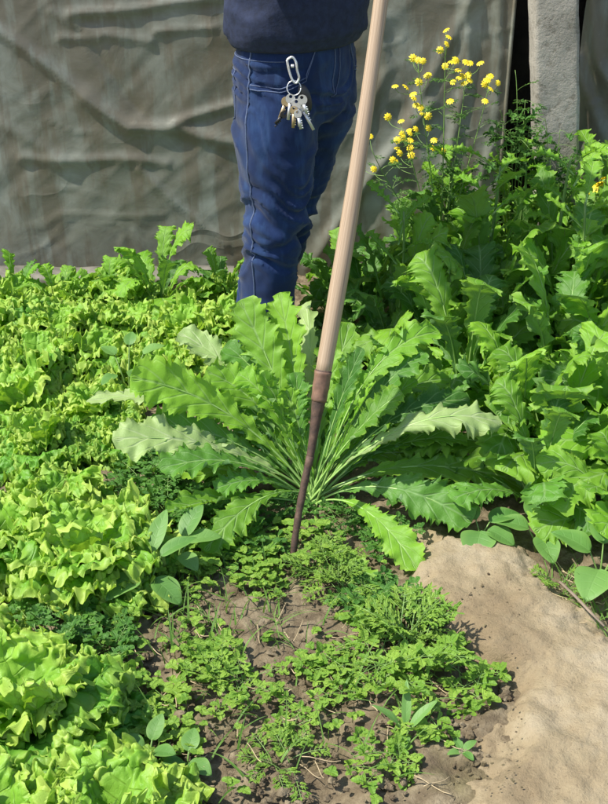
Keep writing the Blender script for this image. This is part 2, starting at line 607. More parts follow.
xe = at(508, 100, Y=WALL_Y).x
R1 = [([(70, 14), (130, 10), (220, -2)], .035, .022), ([(50, 12), (85, 30), (150, 42)], .02, .02), ([(60, 38), (100, 38)], .02, .018),
      ([(155, 32), (215, 28)], .02, .016),
      ([(-20, 20), (40, 60), (100, 105), (130, 126), (180, 128), (245, 145)], .05, .03), ([(175, 122), (236, 104)], .035, .022),
      ([(90, 95), (130, 126)], .03, .05), ([(20, 160), (60, 162), (120, 158), (168, 162)], .028, .024),
      ([(0, 125), (40, 150), (60, 160)], .02, .03), ([(140, 168), (180, 205), (225, 245)], .03, .022),
      ([(95, 48), (140, 110)], -.02, .02), ([(60, 215), (120, 216), (165, 214)], .012, .012), ([(170, 100), (240, 190)], .012, .012),
      ([(430, 105), (400, 140), (360, 190), (312, 262)], .06, .035), ([(476, -10), (440, 60), (408, 120)], .03, .03),
      ([(470, -20), (468, 80), (445, 170)], .04, .025), ([(372, -20), (385, 70), (360, 130)], .03, .03),
      ([(500, -20), (500, 120), (470, 220)], .03, .02), ([(395, 110), (420, 200)], -.03, .03)]
wall = empty('greenhouse', (0, 0, 0))
tag(wall, 'greenhouse side wall of dusty grey plastic sheeting behind the vegetable bed', 'greenhouse')
sp_ = sheet_panel(-2.6, xe, 2.2, 3, R1)
sp_.build('plastic_sheet', M['sheet'], wall)
xr = at(574, 100, Y=WALL_Y).x
R2 = [([(585, -20), (600, 60), (640, 130)], .06, .03), ([(578, 60), (600, 120), (620, 170)], .05, .03), ([(620, -20), (640, 100)], .05, .03)]
sheet_panel(xr, 2.6, 2.2, 8, R2, .015).build('plastic_sheet', M['sheet'], wall)
# rolled hem of the left sheet edge
m = MB()
zz = np.linspace(0, 2.2, 60)
m.tube(sp_.edge[::3], .0065, 8)
m.build('sheet_hem', M['sheet'], wall)
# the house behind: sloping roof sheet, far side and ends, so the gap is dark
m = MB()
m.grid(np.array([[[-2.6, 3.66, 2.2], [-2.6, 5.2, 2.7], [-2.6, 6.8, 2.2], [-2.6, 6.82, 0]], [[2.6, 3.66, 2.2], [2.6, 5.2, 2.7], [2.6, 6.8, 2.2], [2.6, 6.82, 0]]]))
m.build('roof_sheet', M['gap_shade'], wall)
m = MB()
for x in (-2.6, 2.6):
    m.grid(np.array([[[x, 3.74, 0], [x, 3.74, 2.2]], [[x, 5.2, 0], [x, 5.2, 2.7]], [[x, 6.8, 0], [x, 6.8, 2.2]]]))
m.build('end_sheet', M['gap_shade'], wall)
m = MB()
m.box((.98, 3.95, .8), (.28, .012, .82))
m.build('gap_shade_board', M['gap_shade'], wall)  # added dark panel standing in for the unlit interior behind the gap
# low concrete footing at the left
m = MB()
X = np.linspace(-2.5, -.25, 160)
prof = [(3.60, -.03), (3.585, .022), (3.595, .033), (3.66, .035), (3.70, .032), (3.71, -.03)]
P = np.array([[[x, y, z] for (y, z) in prof] for x in X])
P[..., 1] += .008 * fbm(P * 6, 3, 61)
P[..., 2] += .006 * fbm(P * 8, 3, 62)
m.grid(P)
tag(m.build('footing', M['footing']), 'low grey concrete footing along the foot of the plastic sheet', 'footing')

# concrete post
pb, pt = at(556, 205, Y=3.60), at(553, -10, Y=3.60)
hw = .070
m = MB()
n = 60
zs = np.linspace(-.02, 1.9, n)
cx = np.interp(zs, [pb.z, pt.z], [pb.x, pt.x], left=None, right=None)
cx = pb.x + (pt.x - pb.x) * (zs - pb.z) / (pt.z - pb.z)
ang = np.linspace(0, 2 * PI, 65)
rr = 1 / (np.abs(np.cos(ang)) ** 18 + np.abs(np.sin(ang)) ** 18) ** (1 / 18)
P = np.stack([cx[:, None] + hw * rr * np.cos(ang), np.full((n, 1), 3.60) + .06 * rr * np.sin(ang), zs[:, None] + 0 * ang], -1)
P[..., :2] += .0028 * np.stack([fbm(P * 14, 3, 71), fbm(P * 14, 3, 72)], -1)
P[:, -1] = P[:, 0]
m.grid(P)
c = P[-1].mean(0)
m.grid(np.stack([P[-1], np.repeat(c[None], 65, 0)]))
tag(m.build('concrete_post', M['concrete']), 'rough square concrete post standing in the gap of the plastic sheet', 'post')

# ------------------------------------------------------------------ leaf generators
UP = np.array([0, 0, 1.0])


def bez(p0, p1, p2, p3, t):
    t = t[:, None]
    return (1 - t) ** 3 * p0 + 3 * (1 - t) ** 2 * t * p1 + 3 * (1 - t) * t * t * p2 + t ** 3 * p3


def frames(c, roll=0.0, twist=0.0):
    T = np.gradient(c, axis=0)
    T /= np.linalg.norm(T, axis=1, keepdims=True)
    h = T[:, :2].mean(0)
    ref = np.array([-h[1], h[0], 0])
    nr = np.linalg.norm(ref)
    ref = ref / nr if nr > 1e-6 else np.array([1.0, 0, 0])
    B = ref[None] - T * (T @ ref)[:, None]
    B /= np.linalg.norm(B, axis=1, keepdims=True)
    N = np.cross(T, B)
    a = roll + twist * np.linspace(0, 1, len(c))
    ca, sa = np.cos(a)[:, None], np.sin(a)[:, None]
    return T, B * ca + N * sa, N * ca - B * sa


def mustard_leaf(ctrl, W, rng, roll=0.0, twist=0.0, ruf=.16, fold=.18, pet=.22, nu=120, nv=12, lobes=6.5, depth=.80, teeth=22, droop=.0):
    """Blade grid plus the centre line of a long lobed, toothed leaf."""
    t = np.linspace(0, 1, nu)
    c = bez(*[np.asarray(p, float) for p in ctrl], t)
    T, B, N = frames(c, roll, twist)
    pet = pet * .62
    b = np.clip((t - pet) / (1 - pet), 0, 1)
    base = lerp1(b, [0, .12, .3, .5, .68, .82, .92, .975, 1], [.05, .16, .42, .76, .98, 1.0, .82, .50, .0])
    base = np.where(t < pet, .03 + .02 * t / max(pet, .01), base)
    s = np.linspace(-1, 1, nv + 1)
    P = np.zeros((nu, nv + 1, 3))
    ph0 = rng.random() * 6
    for j, sj in enumerate(s):
        sgn = 1 if sj >= 0 else -1
        ph = ph0 + (0.35 if sgn > 0 else 0)
        fr = np.mod(lobes * b ** 1.15 + ph + .15 * np.sin(9 * b + ph * 3), 1.0)
        lob = 1 - (lerp1(b, [0, .2, .6, 1], [depth * 1.55, depth * 1.4, depth * .85, depth * .45])) * (np.abs(fr - .70) / .70) ** 1.15
        ft = np.mod(teeth * b + ph * 5 + .3 * np.sin(23 * b + ph), 1.0)
        tee = 1 - .30 * (1 - ft) - .06 * rng.random(nu)
        k = np.abs(sj)
        irr = .65 + .5 * vnoise(np.stack([b * 7 + ph * 9, 0 * b, 0 * b + sgn], -1), 3) + .35 * vnoise(np.stack([b * 19 + ph * 5, 0 * b, 0 * b + sgn], -1), 4)
        lob = 1 - (1 - lob) * np.clip(irr + .25, .25, 1.5)
        tee = 1 - (1 - tee) * np.clip(irr + .3, .3, 1.5)
        wj = base * (1 - k ** 2 * (1 - np.clip(lob * tee, .12, 1.1)))
        off = W * wj * sj
        wave = ruf * W * k ** 2 * base * (np.sin(2 * PI * (5.5 * b + sgn * .2) + ph * 2) + .6 * np.sin(2 * PI * (11.7 * b) + ph * 4 + sgn))
        up = fold * W * k * base - droop * W * k ** 2 * base + wave
        fwd = .45 * W * base * k
        P[:, j] = c + B * off[:, None] + N * up[:, None] + T * fwd[:, None] * (1 - .6 * b[:, None])
    blist = .02 * W * fbm(P * 40 + ph0, 2, int(ph0 * 10))[..., None]
    P = P + N[:, None, :] * blist * 3
    UV = np.stack(np.broadcast_arrays(t[:, None], (s[None] + 1) / 2), -1)
    return P, UV, c, N


def build_leaf(parent, ctrl, W, rng, mat, name='leaf', rib=True, ribr=None, **kw):
    P, UV, c, N = mustard_leaf(ctrl, W, rng, **kw)
    m = MB()
    m.grid(P, UV, rng.random())
    o = m.build(name, mat, parent)
    if rib:
        L = np.linalg.norm(np.diff(c, axis=0), axis=1).sum()
        r0 = ribr or (.0024 + .0036 * L)
        cc = c[:-6:3] - N[:-6:3] * .001
        r = r0 * np.linspace(1, .16, len(cc)) ** 1.1
        q = MB()
        q.tube(cc, r, 7, flat=.75)
        q.build('midrib', M['petiole'], o)
    return o


def plant_leaf_ctrl(az, reach, top, tipz, r0=.01, lift=.55):
    d = np.array([math.cos(az), math.sin(az), 0])
    p0 = d * r0
    p1 = d * reach * .22 + UP * top * lift
    p2 = d * reach * .62 + UP * top * 1.15
    p3 = d * reach + UP * tipz
    return p0, p1, p2, p3


# ------------------------------------------------------------------ hero mustard plant
hb = at(312, 500)
HB = np.array(hb)
hero = empty('mustard_plant', hb)
tag(hero, 'largest mustard plant with long jagged leaves fanning out around the wooden pole', 'mustard plant', 'mustard plants in the bed')


def hero_leaf(tip, Y, W, mid=None, midY=None, mat='mustard', seed=0, lift=.18, **kw):
    rng = np.random.default_rng(100 + seed)
    tp = np.array(at(*tip, Y=Y)) - HB
    a = rng.random() * 2 * PI
    p0 = np.array([.015 * math.cos(a), .015 * math.sin(a), .0])
    if mid is not None:
        q = np.array(at(*mid, Y=midY)) - HB
        # cubic through q at t = .55
        t = .55
        c0, c3 = (1 - t) ** 3, t ** 3
        k = (q - c0 * p0 - c3 * tp) / (3 * (1 - t) * t)
        dirv = tp - p0
        p1 = k - dirv * .17
        p2 = k + dirv * .17
    else:
        p1 = p0 + (tp - p0) * .30 + UP * lift
        p2 = p0 + (tp - p0) * .70 + UP * lift * .9
    build_leaf(hero, (p0, p1, p2, tp), W * .92, rng, M[mat], **kw)


H = hero_leaf
# back fan
H((240, 300), 2.46, .075, (278, 385), 2.36, 'mustard', 1, roll=-.75, pet=.2, depth=.55, fold=.1)
H((280, 292), 2.50, .062, (296, 380), 2.38, 'mustard_yellow_lit', 2, roll=-.6, pet=.2)
H((306, 302), 2.58, .055, (312, 385), 2.42, 'mustard_pale', 3, roll=-.9, pet=.22)
H((178, 334), 2.50, .055, (246, 385), 2.40, 'mustard_pale', 4, roll=-.6, twist=.3)
H((350, 322), 2.56, .05, (330, 400), 2.40, 'mustard', 5, roll=.3)
H((440, 332), 2.42, .055, (372, 372), 2.32, 'mustard_yellow_lit', 6, roll=.55)
H((425, 352), 2.36, .050, (372, 400), 2.28, 'mustard_dark', 7, roll=.4)
H((376, 382), 2.10, .030, (346, 432), 2.14, 'mustard_yellow_lit', 8, roll=.5, pet=.15)
H((402, 392), 2.24, .050, (358, 430), 2.22, 'mustard', 9, roll=.5)
# left sweep
H((130, 378), 2.22, .085, (225, 412), 2.26, 'mustard_yellow_lit', 10, roll=-.85, pet=.25, depth=.55, fold=.08)
H((86, 402), 2.30, .04, (200, 408), 2.32, 'mustard_pale', 11, roll=-.2)
H((112, 440), 2.14, .072, (212, 446), 2.2, 'mustard_pale', 12, roll=-.5, fold=.05)
H((150, 425), 2.20, .065, (228, 440), 2.24, 'mustard_dark', 13, roll=-.7)
H((160, 470), 2.10, .055, (235, 462), 2.16, 'mustard_dark', 14, roll=-.4, pet=.3)
H((165, 512), 2.02, .040, (235, 498), 2.12, 'mustard', 15, roll=-.15, fold=.5, pet=.3)
H((205, 552), 1.96, .060, (258, 500), 2.1, 'mustard', 16, roll=-.4, pet=.35, fold=.0)
H((205, 372), 2.34, .060, (262, 410), 2.32, 'mustard', 17, roll=-.6)
H((225, 345), 2.44, .055, (272, 395), 2.36, 'mustard_dark', 18, roll=-.6)
H((262, 372), 2.30, .045, (288, 425), 2.27, 'mustard', 19, roll=-.4)
H((296, 372), 2.34, .045, (302, 430), 2.28, 'mustard_dark', 20, roll=-.2)
# right sweep
H((502, 424), 2.22, .060, (412, 424), 2.20, 'mustard_pale', 21, roll=.45, droop=.5, ruf=.3, pet=.26)  # pale colour carries the sun's reflection off this leaf's upper side
H((472, 522), 2.06, .078, (392, 488), 2.14, 'mustard_dark', 22, roll=.75, pet=.22, fold=.06)
H((548, 492), 2.28, .075, (425, 466), 2.24, 'mustard', 23, roll=.6, pet=.28)
H((470, 400), 2.34, .055, (392, 420), 2.28, 'mustard_dark', 24, roll=.5)
H((418, 570), 1.93, .050, (368, 512), 2.08, 'mustard_yellow_lit', 25, roll=.4, pet=.38, depth=.16)
H((376, 588), 1.90, .045, (326, 540), 2.06, 'mustard', 26, roll=.2, pet=.5)
H((450, 380), 2.44, .055, (388, 402), 2.34, 'mustard', 27, roll=.6)
H((330, 345), 2.44, .05, (322, 410), 2.34, 'mustard', 28, roll=.1)
H((215, 490), 2.10, .045, (260, 480), 2.16, 'mustard_dark', 29, roll=-.4, pet=.3)
H((355, 360), 2.40, .045, (335, 420), 2.32, 'mustard_yellow_lit', 30, roll=.4)
frng = np.random.default_rng(9)
for k in range(34):
    sd = -1 if k % 2 else 1
    ang = frng.uniform(.15, 1.35)
    L = frng.uniform(90, 165)
    tp = (312 + sd * L * math.sin(ang) * 1.05, 495 - L * math.cos(ang) * .95)
    H(tp, 2.26 + .22 * math.cos(ang) * frng.random(), frng.uniform(.03, .055), None, None, ['mustard', 'mustard_dark', 'mustard_dark', 'mustard_yellow_lit'][k % 4], 60 + k,
      lift=frng.uniform(.03, .10), roll=sd * frng.uniform(.2, .7), pet=.2)
m = MB()
m.ellip((0, 0, .0), (.018, .018, .025), 8, 12)
m.build('crown', M['petiole'], hero)


# ------------------------------------------------------------------ other mustard plants
def make_mustard(seed, n, reach, top, W, mats, bolting=False):
    n = n + 6
    rng = np.random.default_rng(seed)
    root = empty('mustard_plant')
    a0 = rng.random() * 6
    for k in range(n):
        f = k / (n - 1)
        az = a0 + k * 2.399 + rng.normal(0, .15)
        rc = reach * (1.12 - .66 * f) * rng.uniform(.8, 1.15)
        tz = top * (.36 + .64 * f) * rng.uniform(.8, 1.15)
        tip = tz * rng.uniform(.62, 1.02) if f < .7 else tz * 1.1
        ctrl = plant_leaf_ctrl(az, rc, tz, tip, lift=rng.uniform(.45, .75))
        mat = M[mats[int(rng.integers(len(mats)))]]
        build_leaf(root, ctrl, W * rng.uniform(.8, 1.25) * (1 - .25 * f), rng, mat, roll=rng.normal(0, .25), twist=rng.normal(0, .3),
                   ruf=rng.uniform(.08, .2), depth=rng.uniform(.42, .62), fold=rng.uniform(-.05, .2), pet=rng.uniform(.12, .28), droop=rng.uniform(0, .35), nu=84, nv=10)
    if bolting:
        q = MB()
        z = np.linspace(0, top * 1.25, 12)
        q.tube(np.stack([.02 * np.sin(z * 5), .015 * np.cos(z * 4), z], 1), np.linspace(.008, .003, 12), 7)
        st = q.build('stem', M['stem'], root)
        for k in range(7):
            zz = top * (.75 + .08 * k)
            az = k * 2.4 + rng.random()
            d = np.array([math.cos(az), math.sin(az), 0])
            b0 = np.array([.0, .0, zz])
            ctrl = (b0, b0 + d * .03 + UP * .03, b0 + d * .07 + UP * .06, b0 + d * .11 + UP * rng.uniform(.02, .09))
            build_leaf(root, ctrl, .036, rng, M['mustard_yellow_lit'], pet=.08, nu=48, nv=8, ribr=.003)
    return root


PROT = [make_mustard(1, 9, .33, .34, .084, ['mustard', 'mustard_yellow_lit', 'mustard_dark', 'mustard_yellow_lit']),
        make_mustard(2, 10, .31, .36, .080, ['mustard_dark', 'mustard', 'mustard_dark']),
        make_mustard(3, 8, .34, .32, .088, ['mustard_yellow_lit', 'mustard', 'mustard_pale', 'mustard']),
        make_mustard(4, 9, .29, .38, .072, ['mustard', 'mustard_yellow_lit', 'mustard_yellow_lit'], True),
        make_mustard(5, 9, .30, .42, .074, ['mustard_dark', 'mustard', 'mustard_yellow_lit'], True)]
FIELD = [  # x, y, prototype, rotation, scale, label
    (.63, 2.36, 2, .4, 1.0, 'pale frilled mustard plant at the path edge beside the largest mustard plant'),
    (.86, 2.24, 0, 2.2, 1.0, 'frilled mustard plant at the right picture edge right above the path'),
    (.44, 2.66, 1, 1.1, 1.0, 'dark mustard plant directly right of the wooden pole, behind the largest plant'),
    (.69, 2.63, 0, 3.3, 1.05, 'bright ruffled mustard plant one row behind the pale plant at the path edge'),
    (.94, 2.58, 2, 4.0, 1.0, 'mustard plant with broad pale leaves at the right edge, second row from the path'),
    (.27, 2.98, 4, .2, .85, 'small dark mustard plant close beside the blue jeans on the right'),
    (.52, 2.92, 1, 2.6, 1.0, 'dark green mustard plant in the middle of the right bed'),
    (.77, 2.90, 4, 5.0, .95, 'upright mustard plant with feathery leaves in the middle of the right bed'),
    (1.0, 2.86, 1, 1.9, 1.05, 'blue-green broad mustard plant at the right edge below the post'),
    (.33, 3.28, 1, 4.5, .8, 'low dark mustard plant in front of the sheet just right of the jeans'),
    (.57, 3.20, 3, .9, 1.0, 'bolting mustard plant with upright stem under the yellow flowers'),
    (.80, 3.18, 3, 2.9, 1.05, 'bolting mustard plant with upright stem in front of the dark gap'),
    (1.04, 3.14, 4, 3.9, .95, 'bolting mustard plant at the right edge in front of the post'),
    (.47, 3.46, 4, 1.4, .8, 'small mustard plant against the sheet below the yellow flower stems'),
    (.70, 3.44, 3, 5.3, .9, 'pale-tipped bolting mustard plant against the sheet left of the gap'),
    (.95, 3.42, 3, 4.2, 1.0, 'tall bolting mustard plant directly before the concrete post'),
    (.56, 2.44, 0, 5.5, .85, 'low mustard plant between the largest plant and the pale plant at the path edge'),
    (.78, 2.46, 1, 3.1, .9, 'dark mustard plant filling in behind the two plants along the path rim'),
    (.58, 2.78, 2, 2.2, .9, 'yellow-green mustard plant in the centre of the right bed, right of the pole'),
    (.85, 2.76, 0, .7, .95, 'light green ruffled mustard plant in the centre right of the bed'),
    (.40, 2.84, 0, 4.6, .85, 'mustard plant behind the right-hand leaves of the largest plant'),
    (.43, 3.08, 1, 3.3, .9, 'dark mustard plant midway between the jeans and the flowering weed'),
    (.68, 3.05, 0, 1.2, .9, 'fresh green mustard plant below the yellow flowers in the third row'),
    (.93, 3.02, 2, 5.9, .9, 'pale mustard plant at the right edge in the third row'),
    (.20, 3.16, 1, 2.4, .7, 'small dark mustard plant touching the back of the jeans'),
    (.56, 2.20, 1, 1.2, .72, 'low dark mustard plant closest to the top end of the path'),
    (.74, 2.08, 2, 4.4, .72, 'yellowish mustard plant leaning over the upper right rim of the path'),
    (.92, 2.02, 0, .9, .8, 'mustard plant at the right edge nearest the camera'),
    (.10, 3.28, 1, 4.1, .62, 'dark mustard plant on the soil directly behind the jeans, against the sheet'),
    (.22, 2.86, 0, .3, .55, 'smallest mustard plant of the right bed, just behind the wooden pole'),
    (1.16, 3.40, 4, .6, 1.0, 'bolting mustard plant farthest right beside the post'),
]
used = set()
for (x, y, k, rz, s, lab) in FIELD:
    o = PROT[k] if k not in used else copy_tree(PROT[k])
    used.add(k)
    s *= 1.08
    if y > 3.1:
        s *= 1.06
    o.location, o.rotation_euler, o.scale = (x, y, 0), (0, 0, rz), (s, s, s)
    tag(o, lab, 'mustard plant', 'mustard plants in the bed')
# young mustard among the lettuces by the footing
for (p, k, rz, s, lab) in [((160, 312), 0, .9, .75, 'small mustard plant with arching leaves among the lettuces by the footing'),
                        ((18, 312), 0, 3.0, .48, 'mustard plant at the left edge in front of the footing'),
                        ((108, 310), 2, 1.0, .5, 'mustard plant with raised leaves left of the arching one by the footing'),
                        ((222, 312), 1, 5.0, .5, 'dark mustard plant by the sheet between the arching one and the jeans'),
                        ((62, 318), 2, 2.0, .52, 'pale mustard plant poking above the lettuces, second from the left edge by the footing')]:
    o = copy_tree(PROT[k])
    g_ = at(*p)
    o.location, o.rotation_euler, o.scale = g_, (0, 0, rz), (s, s, s)
    tag(o, lab, 'mustard plant', 'mustard plants in the bed')


# ------------------------------------------------------------------ curly lettuces
def lettuce_leaf(m, az, el, L, W, rng, n1=13, A=.022, nr=36, nphi=170, bend=.5, z0=.02, tone=(.3, .7)):
    """Fan shaped leaf whose margin is crumpled in all directions, finer and stronger towards the rim."""
    d = np.array([math.cos(az), math.sin(az), 0])
    r = 1 - (1 - np.linspace(0, 1, nr)) ** 1.9
    phi = np.linspace(-1.5, 1.5, nphi)
    Rr, Ph = np.meshgrid(r, phi, indexing='ij')
    p1, p2, p3 = rng.random(3) * 60
    rim = 1 + (.09 * np.sin(5 * Ph + p1) + .05 * np.sin(13 * Ph + p2) + .022 * np.sin(29 * Ph + p3 + 2 * np.sin(6 * Ph))) * Rr ** 2
    t = Rr * rim * (.16 + .84 * np.cos(Ph) ** .8)
    s = Rr * rim * np.sin(Ph) * W
    e = el - bend * t
    x = L * (np.cos(el - bend * t * .5)) * t
    z = L * (np.sin(el - bend * t * .5)) * t + z0
    lat = np.array([-d[1], d[0], 0])
    N = np.stack([-np.sin(e) * d[0], -np.sin(e) * d[1], np.cos(e)], -1)
    T = np.stack([np.cos(e) * d[0], np.cos(e) * d[1], np.sin(e)], -1)
    q = np.stack([s, t * L, 0 * s], -1)
    vec = [fbm(q * 24 + np.array([p1 + 11 * k, p2, p3 + 5 * k]), 1, 3 + k) * Rr ** 1.5 * .8
           + fbm(q * 66 + np.array([p2 + 7 * k, p3, p1]), 1, 13 + k) * (Rr ** 3.2 * .66 + .10 * Rr)
           + fbm(q * 125 + np.array([p3 + 3 * k, p1, p2]), 1, 23 + k) * Rr ** 4.5 * .66 for k in range(3)]
    nz = A * vec[0] * 1.25 - .018 * Rr ** 5 + .35 * np.abs(s) * (1 if el > .9 else .4)
    P = d * x[..., None] + UP * z[..., None] + lat * (s + A * .62 * vec[1])[..., None] + N * nz[..., None] + T * (A * .55 * vec[2])[..., None]
    UV = np.stack([t, .5 + .5 * np.clip(Rr * .6 * np.abs(np.sin(Ph)) + .7 * Rr ** 7, 0, 1) * np.sign(Ph)], -1)
    m.grid(P, UV, rng.uniform(*tone))


def make_lettuce(seed, R=.19, mat='lettuce', n=(9, 10, 9)):
    # outer leaves are the greener, older ones
    rng = np.random.default_rng(seed)
    root = empty('lettuce')
    out, inn = MB(), MB()
    az = 0
    for k in range(n[0]):
        az += 2.399
        lettuce_leaf(out, az + rng.normal(0, .2), rng.uniform(.15, .5), R * rng.uniform(1.0, 1.2), R * rng.uniform(.68, .88), rng, bend=rng.uniform(.2, .7), A=rng.uniform(.018, .024), tone=(0, .4))
    for k in range(n[1]):
        az += 2.399
        lettuce_leaf(out, az + rng.normal(0, .2), rng.uniform(.55, 1.0), R * rng.uniform(.9, 1.12), R * rng.uniform(.6, .78), rng, bend=rng.uniform(.4, 1.1), A=rng.uniform(.02, .026), tone=(.2, .8))
    for k in range(n[2]):
        az += 2.399
        lettuce_leaf(inn, az + rng.normal(0, .3), rng.uniform(.95, 1.4), R * rng.uniform(.7, 1.0), R * rng.uniform(.42, .58), rng, bend=rng.uniform(.2, 1.1), A=rng.uniform(.018, .024), tone=(.6, 1.0))
    out.build('foliage', M[mat], root)
    inn.build('heart', M['lettuce'], root)
    q = MB()
    q.tube([[0, 0, -.01], [0, 0, .03], [0, 0, .05]], [.02, .022, .012], 10)
    q.build('stalk', M['petiole'], root)
    return root


LP = [make_lettuce(21, .185, 'lettuce'), make_lettuce(22, .19, 'lettuce_green'), make_lettuce(23, .18, 'lettuce'), make_lettuce(24, .19, 'lettuce_green'),
      make_lettuce(25, .17, 'lettuce', (7, 8, 7)), make_lettuce(26, .17, 'lettuce_green', (7, 7, 8)), make_lettuce(27, .165, 'lettuce', (7, 7, 6))]
LETT = [  # ground pixel, prototype, rot, scale, label
    ((92, 572), 0, .3, .98, 'large curly lettuce left of the largest mustard plant, beside the round-leaved weed'),
    ((12, 555), 1, 1.2, .88, 'large curly lettuce at the left edge, above the bottom-left lettuces'),
    ((62, 522), 2, 3.2, .74, 'curly lettuce wedged behind the two large lettuces at the left'),
    ((36, 736), 3, 2.0, .95, 'curly lettuce with broad wavy leaves low at the left edge'),
    ((-34, 690), 0, 4.0, .82, 'curly lettuce cut by the left picture edge between the other front lettuces'),
    ((112, 850), 2, 5.0, .88, 'bright curly lettuce at the bottom edge, right of the lowest soil weeds'),
    ((45, 462), 3, 2.9, .66, 'green curly lettuce in the dark hollow behind the large front lettuces'),
    ((122, 455), 1, 4.2, .55, 'smallest curly lettuce, half hidden under the white-backed mustard leaf'),
    ((5, 852), 1, .8, .85, 'curly lettuce in the bottom-left corner of the bed'),
    ((18, 420), 2, 2.2, .82, 'curly lettuce at the left edge, just behind the dark gap in the bed'),
    ((95, 425), 3, .4, .72, 'dark-hearted green curly lettuce behind the dark gap'),
    ((40, 385), 0, 3.9, .80, 'yellow-green curly lettuce at the left in the second back row'),
    ((100, 378), 1, 5.1, .78, 'green curly lettuce beside the pale oval weed leaves'),
    ((165, 385), 3, 1.6, .66, 'small green curly lettuce behind the left tips of the largest mustard plant'),
    ((-8, 352), 2, .1, .85, 'curly lettuce cut by the left edge in the third back row'),
    ((62, 348), 2, 1.9, .80, 'yellow curly lettuce, second from the left in the third back row'),
    ((125, 345), 1, 3.5, .74, 'green curly lettuce below the small arching mustard plant'),
    ((185, 348), 0, 2.7, .74, 'yellow curly lettuce left of the blue jeans'),
    ((232, 345), 2, 4.4, .76, 'yellow curly lettuce touching the blue jeans on their left'),
    ((20, 318), 0, 5.6, .78, 'curly lettuce in the farthest row at the left edge by the footing'),
    ((84, 316), 3, 4.9, .72, 'curly lettuce in the farthest row in front of the footing'),
    ((128, 314), 2, 1.0, .72, 'curly lettuce in the farthest row left of the small arching mustard plant'),
    ((205, 314), 1, .9, .72, 'curly lettuce in the farthest row right of the small arching mustard plant'),
    ((245, 316), 0, 2.4, .7, 'curly lettuce in the farthest row directly beside the jeans'),
]
used = set()
for (p, k, rz, s, lab) in LETT:
    if p[1] < 440:
        k, s = 4 + (k + int(p[0])) % 3, s * 1.12
    o = LP[k] if k not in used else copy_tree(LP[k])
    used.add(k)
    g_ = at(*p)
    o.location, o.rotation_euler, o.scale = (g_.x, g_.y, -.005), (random.uniform(-.12, .12), random.uniform(-.12, .12), rz), (s, s, s * (1.1 if p[1] > 500 else 1.22))
    tag(o, lab, 'lettuce', 'curly lettuces in the bed')


# ------------------------------------------------------------------ herbs and weeds
def leaflet(m, p, d, up, size, rng, lobes=3, deep=.72, narrow=.95):
    """Small flat lobed leaflet: a fan of rim points."""
    d = d / np.linalg.norm(d)
    lat = np.cross(up, d)
    lat /= np.linalg.norm(lat) + 1e-9
    n = np.cross(d, lat)
    phi = np.linspace(-1.45, 1.45, 21)
    rim = (1 - deep * (1 - np.abs(np.cos(phi * lobes * .70)) ** .7)) * (.62 + .38 * np.cos(phi)) + .14 * rng.random(21)
    r = np.linspace(0, 1, 3)
    Rr = r[:, None] * rim[None]
    x, y = Rr * np.cos(phi), Rr * np.sin(phi) * narrow
    z = -.25 * Rr ** 2 + .35 * np.abs(y) + .06 * np.sin(6 * phi) * Rr
    P = p + size * (d * x[..., None] + lat * y[..., None] + n * z[..., None])
    UV = np.stack([x, .5 + .5 * np.clip(y, -1, 1)], -1)
    m.grid(P, UV, rng.random())


def herb_leaf(fol, stem, base, az, L, el, rng, pairs=3, size=.024, feathery=False, sr=.0014):
    d = np.array([math.cos(az), math.sin(az), 0])
    t = np.linspace(0, 1, 9)
    e = el - t * rng.uniform(.4, 1.0)
    step = L / 8
    c = np.cumsum(np.stack([np.cos(e) * d[0], np.cos(e) * d[1], np.sin(e)], 1) * step, 0) + base
    c[0] = base
    stem.tube(c, np.linspace(sr, sr * .5, 9), 5)
    T = np.gradient(c, axis=0)
    lat = np.array([-d[1], d[0], 0])
    for q in range(pairs):
        f = .55 + .42 * q / max(1, pairs - 1) if pairs > 1 else .8
        i = min(8, int(f * 8))
        for sgn in (-1, 1):
            dd = T[i] / np.linalg.norm(T[i]) * .6 + lat * sgn * .8 + UP * rng.uniform(-.1, .2)
            if feathery:
                b1 = c[i] + dd / np.linalg.norm(dd) * size * 1.1
                stem.tube(np.array([c[i], b1]), sr * .4, 4)
                for w_ in range(5):
                    a_ = rng.uniform(-1, 1)
                    leaflet(fol, c[i] + (b1 - c[i]) * rng.uniform(.3, 1), dd + lat * a_ * .8 + UP * rng.uniform(-.3, .5), UP, size * rng.uniform(.45, .8), rng, 3, .6, .35)
            else:
                b1 = c[i] + dd / np.linalg.norm(dd) * size * .5
                stem.tube(np.array([c[i], b1]), sr * .5, 4)
                leaflet(fol, b1, dd, UP, size * rng.uniform(.8, 1.25), rng)
    leaflet(fol, c[-1], T[-1] + UP * .1, UP, size * 1.25, rng) if not feathery else [leaflet(fol, c[-1], T[-1] + lat * a_, UP, size * .7, rng, 3, .6, .35) for a_ in (-.6, 0, .6)]


def make_herb(name, seed, n, L, size, mat, spread=.05, feathery=False, pairs=3, elr=(.5, 1.4)):
    rng = np.random.default_rng(seed)
    root = empty(name)
    fol, stem = MB(), MB()
    for k in range(n):
        az = k * 2.399 + rng.normal(0, .3)
        rr = spread * math.sqrt(rng.random())
        a = rng.random() * 6.28
        herb_leaf(fol, stem, np.array([rr * math.cos(a), rr * math.sin(a), 0]), az, L * rng.uniform(.6, 1.15), rng.uniform(*elr), rng, pairs, size, feathery)
    fol.build('foliage', M[mat], root)
    stem.build('stem', M['stem'], root)
    return root


